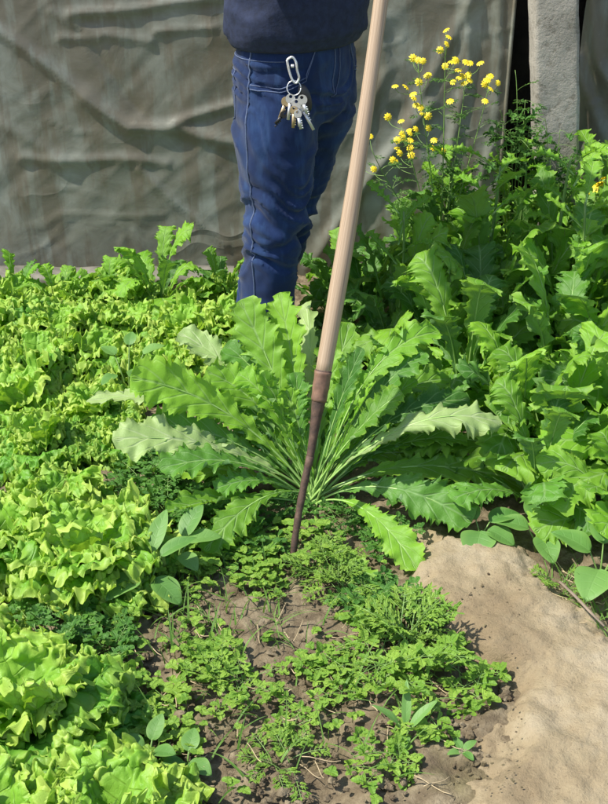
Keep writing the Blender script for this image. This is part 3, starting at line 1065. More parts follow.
HP = [make_herb('parsley_plant', 51, 19, .15, .024, 'herb', .055), make_herb('parsley_plant', 52, 10, .11, .024, 'herb', .035),
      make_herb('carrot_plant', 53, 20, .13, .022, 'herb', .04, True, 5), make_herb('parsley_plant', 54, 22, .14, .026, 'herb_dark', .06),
      make_herb('carrot_plant', 55, 12, .09, .018, 'herb', .03, True, 5)]
HERB = [
    ((385, 685), 0, .0, .95, 'bushiest parsley clump at the left edge of the packed earth path', 'parsley'),
    ((412, 650), 2, 2.0, 1.25, 'feathery carrot plant leaning over the left path edge above the bushiest parsley', 'carrot'),
    ((462, 690), 1, .6, .95, 'loose parsley sprigs lying farthest out on the path', 'parsley'),
    ((338, 682), 1, 2.5, .6, 'pale parsley sprigs left of the bushiest clump', 'parsley'),
    ((232, 688), 0, 3.0, .66, 'parsley clump standing alone on bare soil left of centre', 'parsley'),
    ((205, 665), 1, 4.0, .65, 'small parsley between the lone clump and the grass', 'parsley'),
    ((388, 765), 1, 1.4, .7, 'sparse tall parsley low in front of the bushiest clump', 'parsley'),
    ((282, 765), 4, .5, .75, 'small upright feathery carrot plant at the bottom centre', 'carrot'),
    ((288, 730), 1, 5.2, .55, 'tiny parsley seedling just above the feathery carrot plant at the bottom', 'parsley'),
    ((322, 572), 2, .2, .8, 'feathery carrot plant beside the iron shank of the pole', 'carrot'),
    ((345, 590), 2, 2.2, .70, 'feathery carrot plant under the drooping mustard leaf right of the shank', 'carrot'),
    ((418, 630), 2, 1.2, .75, 'feathery carrot plant growing at the left top of the path', 'carrot'),
    ((378, 610), 3, 3.0, .65, 'low dark parsley right of the iron shank tip', 'parsley'),
    ((140, 722), 1, .9, .7, 'small parsley on soil right of the left-edge lettuce', 'parsley'),
    ((265, 585), 1, 2.4, .6, 'low bright parsley left of the iron shank tip', 'parsley'),
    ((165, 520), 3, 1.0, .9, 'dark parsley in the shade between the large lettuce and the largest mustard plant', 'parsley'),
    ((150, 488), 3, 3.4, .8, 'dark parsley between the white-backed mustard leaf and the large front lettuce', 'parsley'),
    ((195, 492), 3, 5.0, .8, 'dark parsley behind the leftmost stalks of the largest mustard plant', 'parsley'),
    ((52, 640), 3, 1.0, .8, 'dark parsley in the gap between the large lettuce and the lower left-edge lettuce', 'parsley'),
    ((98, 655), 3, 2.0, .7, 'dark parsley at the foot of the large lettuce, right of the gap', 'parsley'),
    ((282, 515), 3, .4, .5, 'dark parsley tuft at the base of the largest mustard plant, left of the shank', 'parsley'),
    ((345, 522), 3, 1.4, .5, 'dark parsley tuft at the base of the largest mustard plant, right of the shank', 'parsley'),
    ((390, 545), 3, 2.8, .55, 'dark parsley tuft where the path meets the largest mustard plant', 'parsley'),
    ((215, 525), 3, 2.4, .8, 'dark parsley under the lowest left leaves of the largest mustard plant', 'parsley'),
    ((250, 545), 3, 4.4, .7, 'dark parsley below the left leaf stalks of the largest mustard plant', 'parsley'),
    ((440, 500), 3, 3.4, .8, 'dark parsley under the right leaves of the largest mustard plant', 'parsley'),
    ((560, 590), 4, 2.4, .75, 'feathery carrot plant at the upper right rim of the path', 'carrot'),
]
used = set()
for (p, k, rz, s, lab, cat) in HERB:
    o = HP[k] if k not in used else copy_tree(HP[k])
    used.add(k)
    o.location, o.rotation_euler, o.scale = at(*p), (0, 0, rz), (s * .92, s * .92, s * .72)
    tag(o, lab, cat, 'self-sown herbs on the soil')


def oval_leaf(m, p0, d, L, W, rng, stem=None, droop=.3, sr=.0016):
    d = d / np.linalg.norm(d)
    lat = np.cross(UP, d)
    lat /= np.linalg.norm(lat)
    n = np.cross(d, lat)
    t = np.linspace(0, 1, 14)
    w = W * np.sin(PI * t ** .8) ** .75
    s = np.linspace(-1, 1, 9)
    c = p0 + d * (L * t)[:, None] + n * (-droop * L * t ** 2)[:, None]
    P = c[:, None] + lat * (w[:, None] * s)[..., None] + n * (.22 * w[:, None] * np.abs(s) + .05 * W * np.sin(9 * t[:, None] + 2 * s) * np.abs(s))[..., None]
    m.grid(P, np.stack(np.broadcast_arrays(t[:, None], (s[None] + 1) / 2), -1), rng.random())


def broad_weed(name, p, leaves, lab, cat, mat='broad', grp='broad-leaved weeds'):
    """leaves: (tip px, Y offset, length, width) placed round the base."""
    rng = np.random.default_rng(int(p[0] * 7 + p[1]))
    b = at(*p)
    root = empty(name, b)
    tag(root, lab, cat, grp)
    for (az, el, L, W, st) in leaves:
        d = np.array([math.cos(az) * math.cos(el), math.sin(az) * math.cos(el), math.sin(el)])
        m = MB()
        q = MB()
        base = np.array([math.cos(az) * .3, math.sin(az) * .3, 1.0]) * st
        oval_leaf(m, base, d, L, W, rng)
        lf = m.build('leaf', M[mat], root)
        q.tube(np.array([[0, 0, 0], base * np.array([.4, .4, .6]), base + d * .004]), [.0024, .002, .0014], 6)
        q.build('leaf_stalk', M['stem'], lf)


broad_weed('broad_leaved_weed', (150, 598), [(3.9, .1, .085, .032, .07), (5.6, -.1, .08, .030, .06), (.5, .5, .085, .022, .10), (1.3, .8, .10, .020, .10), (2.4, .3, .06, .022, .09), (5.0, -.2, .05, .02, .03)],
           'round-leaved weed at the foot of the large lettuce beside the largest mustard plant', 'weed')
broad_weed('broad_leaved_weed', (178, 572), [(.2, .3, .075, .026, .08), (1.0, .8, .085, .024, .08), (5.4, .1, .06, .022, .06), (2.8, .2, .06, .02, .05)],
           'pale oval-leaved weed just left of the mustard plant\'s lowest left leaf', 'weed')
broad_weed('broad_leaved_weed', (130, 408), [(.4, .5, .065, .022, .16), (2.4, .4, .06, .02, .15), (5.2, .1, .065, .022, .14), (4.0, .1, .055, .02, .12), (1.5, .7, .05, .018, .17)],
           'pale oval-leaved weed among the lettuces left of the white-backed mustard leaf', 'weed')
broad_weed('broad_leaved_weed', (480, 545), [(4.4, -.1, .075, .040, .05), (5.6, .1, .07, .030, .05), (.4, .3, .08, .028, .06), (2.2, .4, .07, .028, .06)],
           'round-leaved weed hanging over the top of the path', 'weed')
broad_weed('broad_leaved_weed', (535, 552), [(4.9, 0, .08, .030, .06), (.3, .3, .09, .030, .07), (2.8, .3, .08, .030, .06), (1.5, .6, .08, .03, .07)],
           'round-leaved weed between the two other weeds along the upper path rim', 'weed')
broad_weed('broad_leaved_weed', (598, 590), [(4.2, .1, .095, .042, .07), (5.3, .2, .09, .036, .10), (2.6, .5, .09, .034, .09), (.4, .4, .09, .034, .08), (1.4, .8, .08, .03, .10)],
           'large round-leaved weed at the right edge above the path', 'weed')
broad_weed('broad_leaved_weed', (150, 762), [(4.4, .5, .05, .018, .03), (5.8, .6, .05, .017, .03), (1.2, .8, .05, .016, .04), (2.8, .5, .05, .017, .03)],
           'small oval-leaved weed on soil above the bottom lettuce', 'weed')
broad_weed('broad_leaved_weed', (188, 768), [(5.6, .3, .05, .019, .02), (3.7, .3, .05, .018, .02), (1.4, .6, .045, .017, .03)],
           'tiny pale weed right of the small oval-leaved one above the bottom lettuce', 'weed')
broad_weed('broad_leaved_weed', (405, 742), [(.5, .9, .07, .010, .03), (2.9, .9, .06, .009, .04), (1.5, 1.1, .08, .009, .03), (4.6, .6, .04, .009, .02)],
           'narrow-leaved weed standing below the bushiest parsley clump', 'weed')
broad_weed('broad_leaved_weed', (462, 755), [(.6, .5, .03, .008, .01), (2.0, .5, .03, .008, .01), (3.6, .5, .03, .008, .01), (5.2, .5, .03, .008, .01)],
           'tiny star-shaped seedling at the left foot of the path', 'weed')

# ground cover: uncountable small leaves and grass
PATHSD = lambda x, y: float(inside_dist(np.array([x]), np.array([y]), PATH_XY)[0])


def poly_xy(px):
    return np.array([at(x, y)[:2] for x, y in px])


COVER = poly_xy([(150, 545), (290, 530), (400, 555), (440, 615), (480, 660), (500, 700), (470, 740), (380, 810), (215, 810), (150, 760), (110, 700), (105, 620)])
rng = np.random.default_rng(77)
m = MB()
cnt = 0
lo, hi = COVER.min(0), COVER.max(0)
while cnt < 430:
    x, y = rng.uniform(lo, hi)
    if inside_dist(np.array([x]), np.array([y]), COVER)[0] < 0:
        continue
    pv = (vnoise(np.array([[x * 9, y * 9, .5]]), 5)[0] + .7 * vnoise(np.array([[x * 22, y * 22, .5]]), 6)[0])
    near_top = .72 * np.clip((y - 1.72) / .2, 0, 1)
    if pv < .75 - 1.1 * near_top and rng.random() > .04:
        continue
    cnt += 1
    hgt = rng.uniform(.004, .028) + .025 * near_top * rng.random()
    a0 = rng.random() * 6.28
    p = np.array([x, y, .008 + hgt])
    sz = rng.uniform(.006, .013) * (1 + .3 * near_top)
    for k in range(3 if rng.random() < .7 else 5):
        a = a0 + k * 2.09 + rng.normal(0, .2)
        leaflet(m, p, np.array([math.cos(a), math.sin(a), rng.uniform(-.1, .5)]), UP, sz, rng, 1, .1, .8)
    if rng.random() < .5:
        m.tube(np.array([[x, y, 0], p]), .0008, 4, rnd=.4)
for k in range(230):
    px, py = rng.uniform(105, 205), rng.uniform(600, 780)
    p = at(px, py)
    if vnoise(np.array([[p.x * 14, p.y * 14, .5]]), 5)[0] < -.1:
        continue
    p = np.array([p.x, p.y, rng.uniform(.01, .04)])
    a0, sz = rng.random() * 6.28, rng.uniform(.007, .014)
    for j in range(3):
        a = a0 + j * 2.09
        leaflet(m, p, np.array([math.cos(a), math.sin(a), rng.uniform(-.1, .5)]), UP, sz, rng, 1, .1, .8)
    m.tube(np.array([[p[0], p[1], 0], p]), .0008, 4, rnd=.4)
tag(m.build('ground_cover', M['herb']), 'low creeping chickweed and clover spread over the bare soil', 'ground cover', kind='stuff')

m = MB()


def blade(m, x, y, L, w, az, el, rng):
    t = np.linspace(0, 1, 7)
    e = el - t * rng.uniform(.3, 1.4)
    c = np.cumsum(np.stack([np.cos(e) * math.cos(az), np.cos(e) * math.sin(az), np.sin(e)], 1) * L / 6, 0) + np.array([x, y, 0])
    lat = np.array([-math.sin(az), math.cos(az), 0])
    ww = w * (1 - t ** 2)
    P = np.stack([c - lat * ww[:, None], c + UP * -.0006, c + lat * ww[:, None]], 1)
    m.grid(P, None, rng.random())


for k in range(330):
    px, py = rng.uniform(110, 285), rng.uniform(560, 655)
    if rng.random() < .3:
        px, py = rng.uniform(150, 420), rng.uniform(600, 790)
    p = at(px, py)
    blade(m, p.x, p.y, rng.uniform(.03, .10), rng.uniform(.001, .0026), rng.random() * 6.28, rng.uniform(.4, 1.4), rng)
for k in range(170):
    px, py = rng.uniform(545, 625), rng.uniform(575, 650)
    p = at(px, py)
    if PATHSD(p.x, p.y) > .02:
        continue
    blade(m, p.x, p.y, rng.uniform(.03, .09), rng.uniform(.001, .002), rng.random() * 6.28, rng.uniform(.6, 1.4), rng)
tag(m.build('grass', M['grass']), 'thin grass blades between the lettuces and the bare soil', 'grass', kind='stuff')

m = MB()
for k in range(900):
    px, py = rng.uniform(100, 520), rng.uniform(590, 812)
    p = at(px, py)
    onp = PATHSD(p.x, p.y) > .01
    r = rng.uniform(.002, .009) * (1 if rng.random() < .9 else 1.7) * (.28 if onp else 1)
    m.ellip((p.x, p.y, (.045 if onp else .006) + r * .2), (r, r * rng.uniform(.6, 1), r * rng.uniform(.5, .8)), 6, 8, dis=.6, seed=k)
tag(m.build('soil_clods', M['clod'], None, True), 'loose crumbs and clods of dry soil on the ground', 'soil', kind='stuff')

m = MB()
for k in range(90):
    px, py = rng.uniform(110, 470), rng.uniform(600, 800)
    if k % 4 == 0:
        px, py = rng.uniform(500, 600), rng.uniform(560, 650)
    p = at(px, py)
    a = rng.random() * 6.28
    L = rng.uniform(.015, .07)
    q = np.linspace(-.5, .5, 6)
    m.tube(np.stack([p.x + L * q * math.cos(a), p.y + L * q * math.sin(a) + .004 * np.sin(q * 5), .014 + .01 * rng.random() + .01 * (q ** 2)], 1), .0009, 5)
tag(m.build('plant_litter', M['straw']), 'dry straw and withered stems scattered on the soil', 'litter', kind='stuff')

# one dry twig curving along the path rim
tw = [at(560, 582, .05), at(575, 596, .055), at(590, 612, .05), at(604, 626, .05)]
m = MB()
m.tube(np.array([list(p) for p in tw]), [.003, .0035, .003, .002], 6)
tag(m.build('twig', M['frame_wood']), 'dry brown twig lying along the right rim of the path', 'twig')

# ------------------------------------------------------------------ yellow flowering plant by the sheet
FL = [(446, 30), (449, 37), (440, 50), (447, 44), (418, 60), (413, 58), (423, 61), (428, 75), (445, 66), (452, 62), (456, 60), (466, 62), (470, 63), (480, 63),
      (458, 70), (463, 76), (468, 75), (459, 78), (470, 80), (464, 83), (453, 82), (490, 76), (487, 80), (498, 83), (485, 84), (491, 89), (485, 101),
      (395, 86), (406, 87), (427, 76), (419, 82), (413, 94), (450, 101), (414, 98), (416, 105), (421, 108), (423, 114), (428, 116), (388, 117), (401, 121),
      (409, 130), (416, 129), (429, 128), (410, 133), (402, 134), (397, 140), (404, 138), (410, 140), (397, 148), (410, 148), (400, 153), (393, 160), (396, 161),
      (411, 155), (434, 140), (433, 148), (443, 151), (370, 136), (363, 165), (374, 169)]
FY = 3.42
fb = at(440, 268, Y=FY)
fb.z = 0.0
root = empty('yellow_flower_plant', fb)
tag(root, 'wispy weed with many small yellow flowers in front of the plastic sheet', 'flowering plant')
FB = np.array(fb)
stm, fol = MB(), MB()
rng = np.random.default_rng(5)
mains = [((446, 32), .0), ((466, 76), .05), ((418, 62), -.02), ((405, 130), -.05), ((490, 80), .08), ((372, 150), -.1)]
curves = []
for (tp, off) in mains:
    e = np.array(at(*tp, Y=FY + off)) - FB
    c = bez(np.array([off * .2, 0, 0]), np.array([e[0] * .1, 0, e[2] * .45]), np.array([e[0] * .75, off * .5, e[2] * .72]), e, np.linspace(0, 1, 22))
    curves.append(c)
    stm.tube(c, np.linspace(.0032, .001, 22), 6)
    for k in range(26):
        i = int(rng.integers(4, 21))
        herb_leaf(fol, stm, c[i], rng.random() * 6.28, rng.uniform(.03, .06), rng.uniform(.0, .9), rng, 3, .011, True, .0007)
allc = np.concatenate([c[8:] for c in curves])
flower_mesh = None
for (px, py) in FL:
    e = np.array(at(px, py, Y=FY + rng.uniform(-.07, .07))) - FB
    dd = np.linalg.norm(allc - e, axis=1) + np.where(allc[:, 2] > e[2] - .01, .25, 0)
    b = allc[int(np.argmin(dd))]
    stm.tube(bez(b, b + (e - b) * .4 + np.array([0, 0, -.012]), e + np.array([0, 0, -.03]), e, np.linspace(0, 1, 8)), .0008, 5)
    if flower_mesh is None:
        q, dq = MB(), MB()
        for k in range(9):
            a = k * 2 * PI / 9
            t = np.linspace(0, 1, 5)
            wd = .0034 * np.sin(PI * np.clip(t * .8 + .15, 0, 1)) ** .6
            cx_, cy_ = math.cos(a), math.sin(a)
            P = np.stack([np.stack([cx_ * (.002 + .0112 * t) - sgn * wd * cy_, cy_ * (.002 + .0112 * t) + sgn * wd * cx_, .0015 - .004 * t ** 2 + .0008 * abs(sgn)], -1) for sgn in (-1, 0, 1)], 1)
            q.grid(P)
        flower_mesh = q.mesh('flower')
        flower_mesh.materials.append(M['petal'])
        dq.ellip((0, 0, .001), (.0036, .0036, .0022), 6, 10)
        disc_mesh = dq.mesh('flower_disc')
        disc_mesh.materials.append(M['disc'])
    fo = bpy.data.objects.new('flower', flower_mesh)
    do = bpy.data.objects.new('flower_disc', disc_mesh)
    COL.objects.link(fo)
    COL.objects.link(do)
    fo.parent, do.parent = root, fo
    fo.location = e
    fo.rotation_euler = (rng.uniform(.1, 1.25), rng.uniform(-.5, .7), rng.uniform(-.5, .5))
    s = rng.uniform(.78, 1.05)
    fo.scale = (s, s, s)
stm.build('stem', M['stem'], root)
fol.build('foliage', M['herb_dark'], root)
# second one at the right edge
fb2 = at(602, 235, Y=3.3)
fb2.z = 0
root2 = empty('yellow_flower_plant', fb2)
tag(root2, 'yellow flowers nodding above the mustard leaves at the right edge', 'flowering plant')
stm, fol = MB(), MB()
for (px, py) in [(600, 183), (606, 178), (596, 188), (586, 192), (604, 186), (462, 210)][:5]:
    e = np.array(at(px, py, Y=3.3)) - np.array(fb2)
    c = bez(np.zeros(3), np.array([0, 0, e[2] * .5]), np.array([e[0], 0, e[2] * .8]), e, np.linspace(0, 1, 14))
    stm.tube(c, np.linspace(.003, .001, 14), 6)
    for k in range(8):
        herb_leaf(fol, stm, c[int(rng.integers(5, 13))], rng.random() * 6.28, .06, rng.uniform(.0, .9), rng, 3, .013, True, .0007)
    fo = bpy.data.objects.new('flower', flower_mesh)
    do = bpy.data.objects.new('flower_disc', disc_mesh)
    COL.objects.link(fo)
    COL.objects.link(do)
    fo.parent, do.parent = root2, fo
    fo.location, fo.rotation_euler, fo.scale = e, (.5, .2, px), (1.3, 1.3, 1.3)
stm.build('stem', M['stem'], root2)
fol.build('foliage', M['herb_dark'], root2)


# straggly weeds by the post
def straggle(p, Y, tips, lab, seed):
    b = at(*p, Y=Y)
    b.z = 0
    r_ = np.random.default_rng(seed)
    root = empty('straggling_weed', b)
    tag(root, lab, 'weed', 'straggling weeds by the post')
    stm, fol = MB(), MB()
    for t_ in tips:
        e = np.array(at(*t_, Y=Y + r_.uniform(-.08, .05))) - np.array(b)
        c = bez(np.zeros(3), np.array([e[0] * .1, 0, e[2] * .5]), np.array([e[0] * .6, 0, e[2] * .9]), e, np.linspace(0, 1, 18))
        stm.tube(c, np.linspace(.0022, .0008, 18), 5)
        for k in range(8):
            herb_leaf(fol, stm, c[int(r_.integers(5, 18))], r_.random() * 6.28, r_.uniform(.03, .07), r_.uniform(-.2, .9), r_, 3, r_.uniform(.012, .02), r_.random() < .4, .0007)
    stm.build('stem', M['stem'], root)
    fol.build('foliage', M['herb_dark'], root)


straggle((515, 220), 3.47, [(515, 70), (500, 110), (525, 100), (510, 130), (490, 130), (530, 125), (505, 150), (520, 160), (485, 160)], 'dark straggly weed climbing in the gap left of the post', 31)
straggle((552, 225), 3.42, [(545, 118), (560, 130), (540, 140), (565, 155), (530, 150), (550, 160), (575, 170), (600, 140)], 'dark straggly weed at the foot of the concrete post', 32)
straggle((455, 235), 3.5, [(452, 160), (440, 175), (465, 165), (470, 185), (430, 185), (448, 190)], 'dark low weed against the sheet below the yellow flowers', 33)


# ------------------------------------------------------------------ person
def remesh(mb, voxel, smooth=2):
    me = mb.mesh('tmp')
    o = bpy.data.objects.new('tmp', me)
    COL.objects.link(o)
    r = o.modifiers.new('r', 'REMESH')
    r.mode, r.voxel_size = 'VOXEL', voxel
    s = o.modifiers.new('s', 'SMOOTH')
    s.iterations, s.factor = smooth, .5
    dg = bpy.context.evaluated_depsgraph_get()
    out = bpy.data.meshes.new_from_object(o.evaluated_get(dg))
    bpy.data.objects.remove(o)
    out.polygons.foreach_set("use_smooth", np.ones(len(out.polygons), bool))
    return out


def verts_of(me):
    V = np.zeros(len(me.vertices) * 3)
    me.vertices.foreach_get("co", V)
    return V.reshape(-1, 3)


def normals_of(me):
    V = np.zeros(len(me.vertices) * 3)
    me.vertex_normals.foreach_get("vector", V)
    return V.reshape(-1, 3)


def rings(m, rows, seg=28, closed=True):
    """rows: (cx, cy, z, rx, ry)"""
    a = np.linspace(0, 2 * PI, seg + 1)
    P = [np.stack([cx + rx * np.cos(a), cy + ry * np.sin(a), np.full(seg + 1, z)], -1) for cx, cy, z, rx, ry in rows]
    if closed:
        P = [np.repeat(P[0].mean(0)[None], seg + 1, 0)] + P + [np.repeat(P[-1].mean(0)[None], seg + 1, 0)]
    m.grid(np.array(P))


def smooth_rows(rows, n):
    rows = np.array(rows, float)
    t = np.linspace(0, len(rows) - 1, n)
    i = np.clip(t.astype(int), 0, len(rows) - 2)
    f = (t - i)[:, None]
    p = lambda k: rows[np.clip(k, 0, len(rows) - 1)]
    a, b, c, d = p(i - 1), p(i), p(i + 1), p(i + 2)
    return .5 * ((2 * b) + (c - a) * f + (2 * a - 5 * b + 4 * c - d) * f ** 2 + (3 * b - a - 3 * c + d) * f ** 3)


PLOC, PROT_Z = Vector((-.02, 2.93, 0)), math.radians(50)
RZ = Matrix.Rotation(PROT_Z, 3, 'Z')
to_local = lambda p: RZ.transposed() @ (Vector(p) - PLOC)

# the pole first, so that the hands can close on it
tip, top = at(294, 562), at(381, -4, Y=2.40)
axis = (top - tip).normalized()
collar = tip + (top - tip) * ((at(324, 372, Y=2.22) - tip).dot(axis) / (top - tip).length)
hand_r = tip + axis * ((1.235 - tip.z) / axis.z)
hand_l = tip + axis * ((1.43 - tip.z) / axis.z)

body = MB()
# torso, neck, head (local: faces -Y, his right is -X)
rings(body, smooth_rows([(0, .0, .80, .13, .10), (0, .0, .90, .165, .12), (0, -.005, 1.05, .15, .115), (0, -.01, 1.22, .165, .115), (0, -.01, 1.36, .175, .11), (0, 0, 1.45, .12, .08), (0, 0, 1.50, .06, .06)], 24))
body.tube([[0, 0, 1.44], [0, -.012, 1.52], [0, -.02, 1.60]], [.065, .056, .055], 16)
body.ellip((0, -.015, 1.665), (.076, .096, .115), 16, 20)
body.ellip((0, -.05, 1.60), (.052, .055, .055), 12, 16)
body.ellip((0, -.112, 1.655), (.014, .02, .026), 8, 10)
for sx in (-1, 1):
    body.ellip((sx * .078, .0, 1.655), (.012, .022, .033), 8, 10)
    body.ellip((sx * .032, -.098, 1.69), (.024, .016, .010), 8, 10)
body.ellip((0, -.104, 1.612), (.026, .012, .009), 8, 10)
# legs
LEG_R = [(-.095, .0, .86), (-.105, -.01, .48), (-.115, .025, .09)]
LEG_L = [(.095, .0, .86), (.10, .11, .47), (.10, .235, .10)]
for lg in (LEG_R, LEG_L):
    body.tube(smooth_rows(lg, 16), np.interp(np.linspace(0, 1, 16), [0, .5, .7, 1], [.085, .055, .055, .04]), 18)
# arms and hands
hr, hl = np.array(to_local(hand_r)), np.array(to_local(hand_l))
axl = np.array(RZ.transposed() @ axis)
for sx, hand in ((-1, hr), (1, hl)):
    sh = np.array([sx * .185, 0, 1.42])
    el = np.array([-.30, -.14, 1.19]) if sx < 0 else np.array([.17, -.27, 1.25])
    dirh = (hand - el) / np.linalg.norm(hand - el)
    out = np.cross(axl, dirh)
    out /= np.linalg.norm(out)
    wr = hand - dirh * .085 + out * .028
    body.tube(smooth_rows([sh, (sh + el) / 2, el, (el + wr) / 2, wr], 18), np.interp(np.linspace(0, 1, 18), [0, .5, .7, 1], [.055, .042, .042, .027]), 16)
    palm = hand + out * .034 - dirh * .015
    body.tube([wr, wr * .4 + palm * .6, palm + dirh * .03], [.027, .035, .030], 14)
    for f in range(4):
        k = hand + axl * (.033 - .022 * f) * 1.0
        # fingers close round the pole
        pts = [k + out * .036 + dirh * .02, k + dirh * .036 + out * .014, k + dirh * .030 - out * .018, k - out * .034 + dirh * .004, k - out * .030 - dirh * .022]
        if f == 3:
            pts = pts[:4]
        body.tube(smooth_rows(pts, 12), np.linspace(.0098, .0078, 12), 10)
    pts = [palm + axl * .03 - dirh * .01, hand + axl * .052 + out * .022 - dirh * .022, hand + axl * .05 - out * .012 - dirh * .028, hand + axl * .034 - out * .032 - dirh * .012]
    body.tube(smooth_rows(pts, 12), np.linspace(.013, .0088, 12), 10)
me = remesh(body, .0062, 3)
me.materials.append(M['skin'])
person = bpy.data.objects.new('person', me)
COL.objects.link(person)
person.location, person.rotation_euler = PLOC, (0, 0, PROT_Z)
tag(person, 'person in navy sweater and dark blue jeans holding a wooden pole upright', 'person')


def child(name, me, mat, parent=person):
    me.materials.clear()
    me.materials.append(mat)
    o = bpy.data.objects.new(name, me)
    COL.objects.link(o)
    o.parent = parent
    return o


# hair and eyes
m = MB()
m.ellip((0, .004, 1.69), (.083, .098, .104), 16, 20, dis=.05)
hm = remesh(m, .008, 1)
V = verts_of(hm)
dn = (V[:, 1] < -.06) & (V[:, 2] < 1.73)
V[dn, 1] = -.06 + (V[dn, 1] + .06) * .05
V[:, 2] = np.maximum(V[:, 2], 1.63 + np.clip(-V[:, 1], 0, .1) * .9)
hm.vertices.foreach_set("co", V.ravel())
child('hair', hm, M['hair'])
for sx in (-1, 1):
    m = MB()
    m.ellip((sx * .031, -.099, 1.672), (.011, .008, .007), 8, 12)
    m.build('eye', M['fob'], person)
# jeans
jm = MB()
rings(jm, smooth_rows([(0, .005, .76, .14, .112), (0, .01, .82, .180, .135), (0, .008, .88, .186, .138), (0, .0, .95, .176, .128), (0, .0, 1.0, .168, .122)], 16))
def leg_rows(lg, r):
    return [(x, y, z, a, b) for (x, y, z), (a, b) in zip(lg, r)]
rings(jm, smooth_rows(leg_rows([(-.085, .0, .90), (-.092, -.004, .76), (-.10, -.015, .62), (-.107, -.012, .49), (-.112, .005, .36), (-.115, .02, .22), (-.115, .025, .055)],
                               [(.085, .110), (.103, .116), (.093, .100), (.079, .085), (.076, .079), (.077, .080), (.082, .088)]), 40))
rings(jm, smooth_rows(leg_rows([(.085, .0, .90), (.092, .02, .76), (.10, .07, .62), (.10, .11, .48), (.10, .155, .34), (.10, .205, .2), (.10, .235, .07)],
                               [(.085, .110), (.103, .116), (.093, .104), (.079, .088), (.076, .082), (.077, .084), (.080, .090)]), 40))
me = remesh(jm, .0075, 4)
V, N = verts_of(me), normals_of(me)
wz = V * np.array([6, 6, 22]) + np.stack([0 * V[:, 0], 0 * V[:, 0], 3.0 * fbm(V * 6, 2, 81)], -1)
knee = np.exp(-((V[:, 2] - .50) / .10) ** 2) + .9 * np.exp(-((V[:, 2] - .16) / .12) ** 2) + .7 * np.exp(-((V[:, 2] - .77) / .09) ** 2)
D = (.004 + .0065 * knee) * (.7 - 2.4 * np.abs(fbm(wz, 2, 83))) + .004 * fbm(V * 14, 3, 85)
# one deep pinch across the knee
pin = np.exp(-((V[:, 2] - .475 - .10 * (V[:, 0] + .1) - .02 * np.sin(V[:, 1] * 30)) / .012) ** 2)
D += -.009 * pin + .004 * np.exp(-((V[:, 2] - .505 - .10 * (V[:, 0] + .1)) / .02) ** 2)
D = np.where(V[:, 2] > .93, D * .4, D)
V2 = V + N * D[:, None]
me.vertices.foreach_set("co", V2.ravel())
me.update()
jeans = child('jeans', me, M['denim'])
jt = BVHTree.FromPolygons([Vector(v) for v in V2], [list(p.vertices) for p in me.polygons])


def on_jeans(alpha, z, c=(0, 0), off=.0012):
    """alpha: 0 = his front (-Y), 90 deg = his right (-X)."""
    a = math.radians(alpha)
    dv = Vector((-math.sin(a), -math.cos(a), 0))
    o = Vector((c[0], c[1], z)) + dv * .6
    h, nn, _, _ = jt.ray_cast(o, -dv)
    return np.array(h + nn * off) if h is not None else None


def seam(pts, r=.0016, double=.0):
    q = MB()
    P = [p for p in pts if p is not None]
    P = np.array(P)
    q.tube(P, r, 6)
    return q


S = lambda a0, a1, z0, z1, c=(0, 0), n=14, pw=1.0, off=.0012: [on_jeans(a0 + (a1 - a0) * t, z0 + (z1 - z0) * t ** pw, c, off) for t in np.linspace(0, 1, n)]
legc = lambda z: (-.092 - .02 * np.clip((.8 - z) / .5, 0, 1), -.005)
zs = np.linspace(.96, .08, 70)
seam([on_jeans(92 if z < .8 else 92, z, legc(z)) for z in zs], .0022).build('seam', M['stitch'], jeans)
for dz in (0, .009):
    seam(S(28, 40, .965, .90 - dz, n=8) + S(40, 62, .895 - dz, .872 - dz, n=8) + S(64, 88, .871 - dz, .876 - dz, n=8), .0013).build('stitching', M['stitch'], jeans)
    seam(S(-34, -44, .965, .90 - dz, n=8) + S(-46, -66, .89 - dz, .872 - dz, n=8), .0013).build('stitching', M['stitch'], jeans)
seam(S(0, 0, .96, .83, n=10) , .0016).build('stitching', M['stitch'], jeans)
seam(S(-9, -9, .96, .86, n=10) + S(-8, 0, .85, .83, n=6), .0013).build('stitching', M['stitch'], jeans)
seam(S(112, 112, .90, .78, n=10) + S(112, 128, .78, .76, n=6) + S(129, 145, .76, .78, n=6) + S(146, 146, .78, .90, n=10) + S(146, 112, .90, .90, n=10), .0013).build('pocket', M['stitch'], jeans)
seam(S(112, 146, .885, .885, n=12), .0013).build('stitching', M['stitch'], jeans)
seam(S(60, 130, .935, .935, n=20), .0013).build('stitching', M['stitch'], jeans)
# sweater with bloused hem and sleeves
sm = MB()
rings(sm, smooth_rows([(0, .0, .955, .188, .140), (0, .0, .972, .198, .150), (0, -.002, 1.0, .206, .158), (0, -.004, 1.06, .204, .156), (0, -.006, 1.16, .196, .146), (0, -.01, 1.28, .198, .138), (0, -.01, 1.38, .195, .122), (0, 0, 1.46, .13, .09), (0, 0, 1.50, .075, .07)], 40), 40)
for sx, hand in ((-1, hr), (1, hl)):
    sh = np.array([sx * .165, 0, 1.415])
    el = np.array([-.30, -.14, 1.19]) if sx < 0 else np.array([.17, -.27, 1.25])
    dirh = (hand - el) / np.linalg.norm(hand - el)
    out = np.cross(axl, dirh)
    out /= np.linalg.norm(out)
    wr = hand - dirh * .10 + out * .026
    sm.tube(smooth_rows([sh, (sh + el) / 2, el, (el + wr) / 2, wr], 20), np.interp(np.linspace(0, 1, 20), [0, .45, .8, 1], [.075, .058, .05, .038]), 18)
me = remesh(sm, .008, 3)
V, N = verts_of(me), normals_of(me)
D = .007 * (1 - 2 * np.abs(fbm(V * np.array([5, 5, 11]), 2, 91))) + .003 * fbm(V * 20, 2, 93)
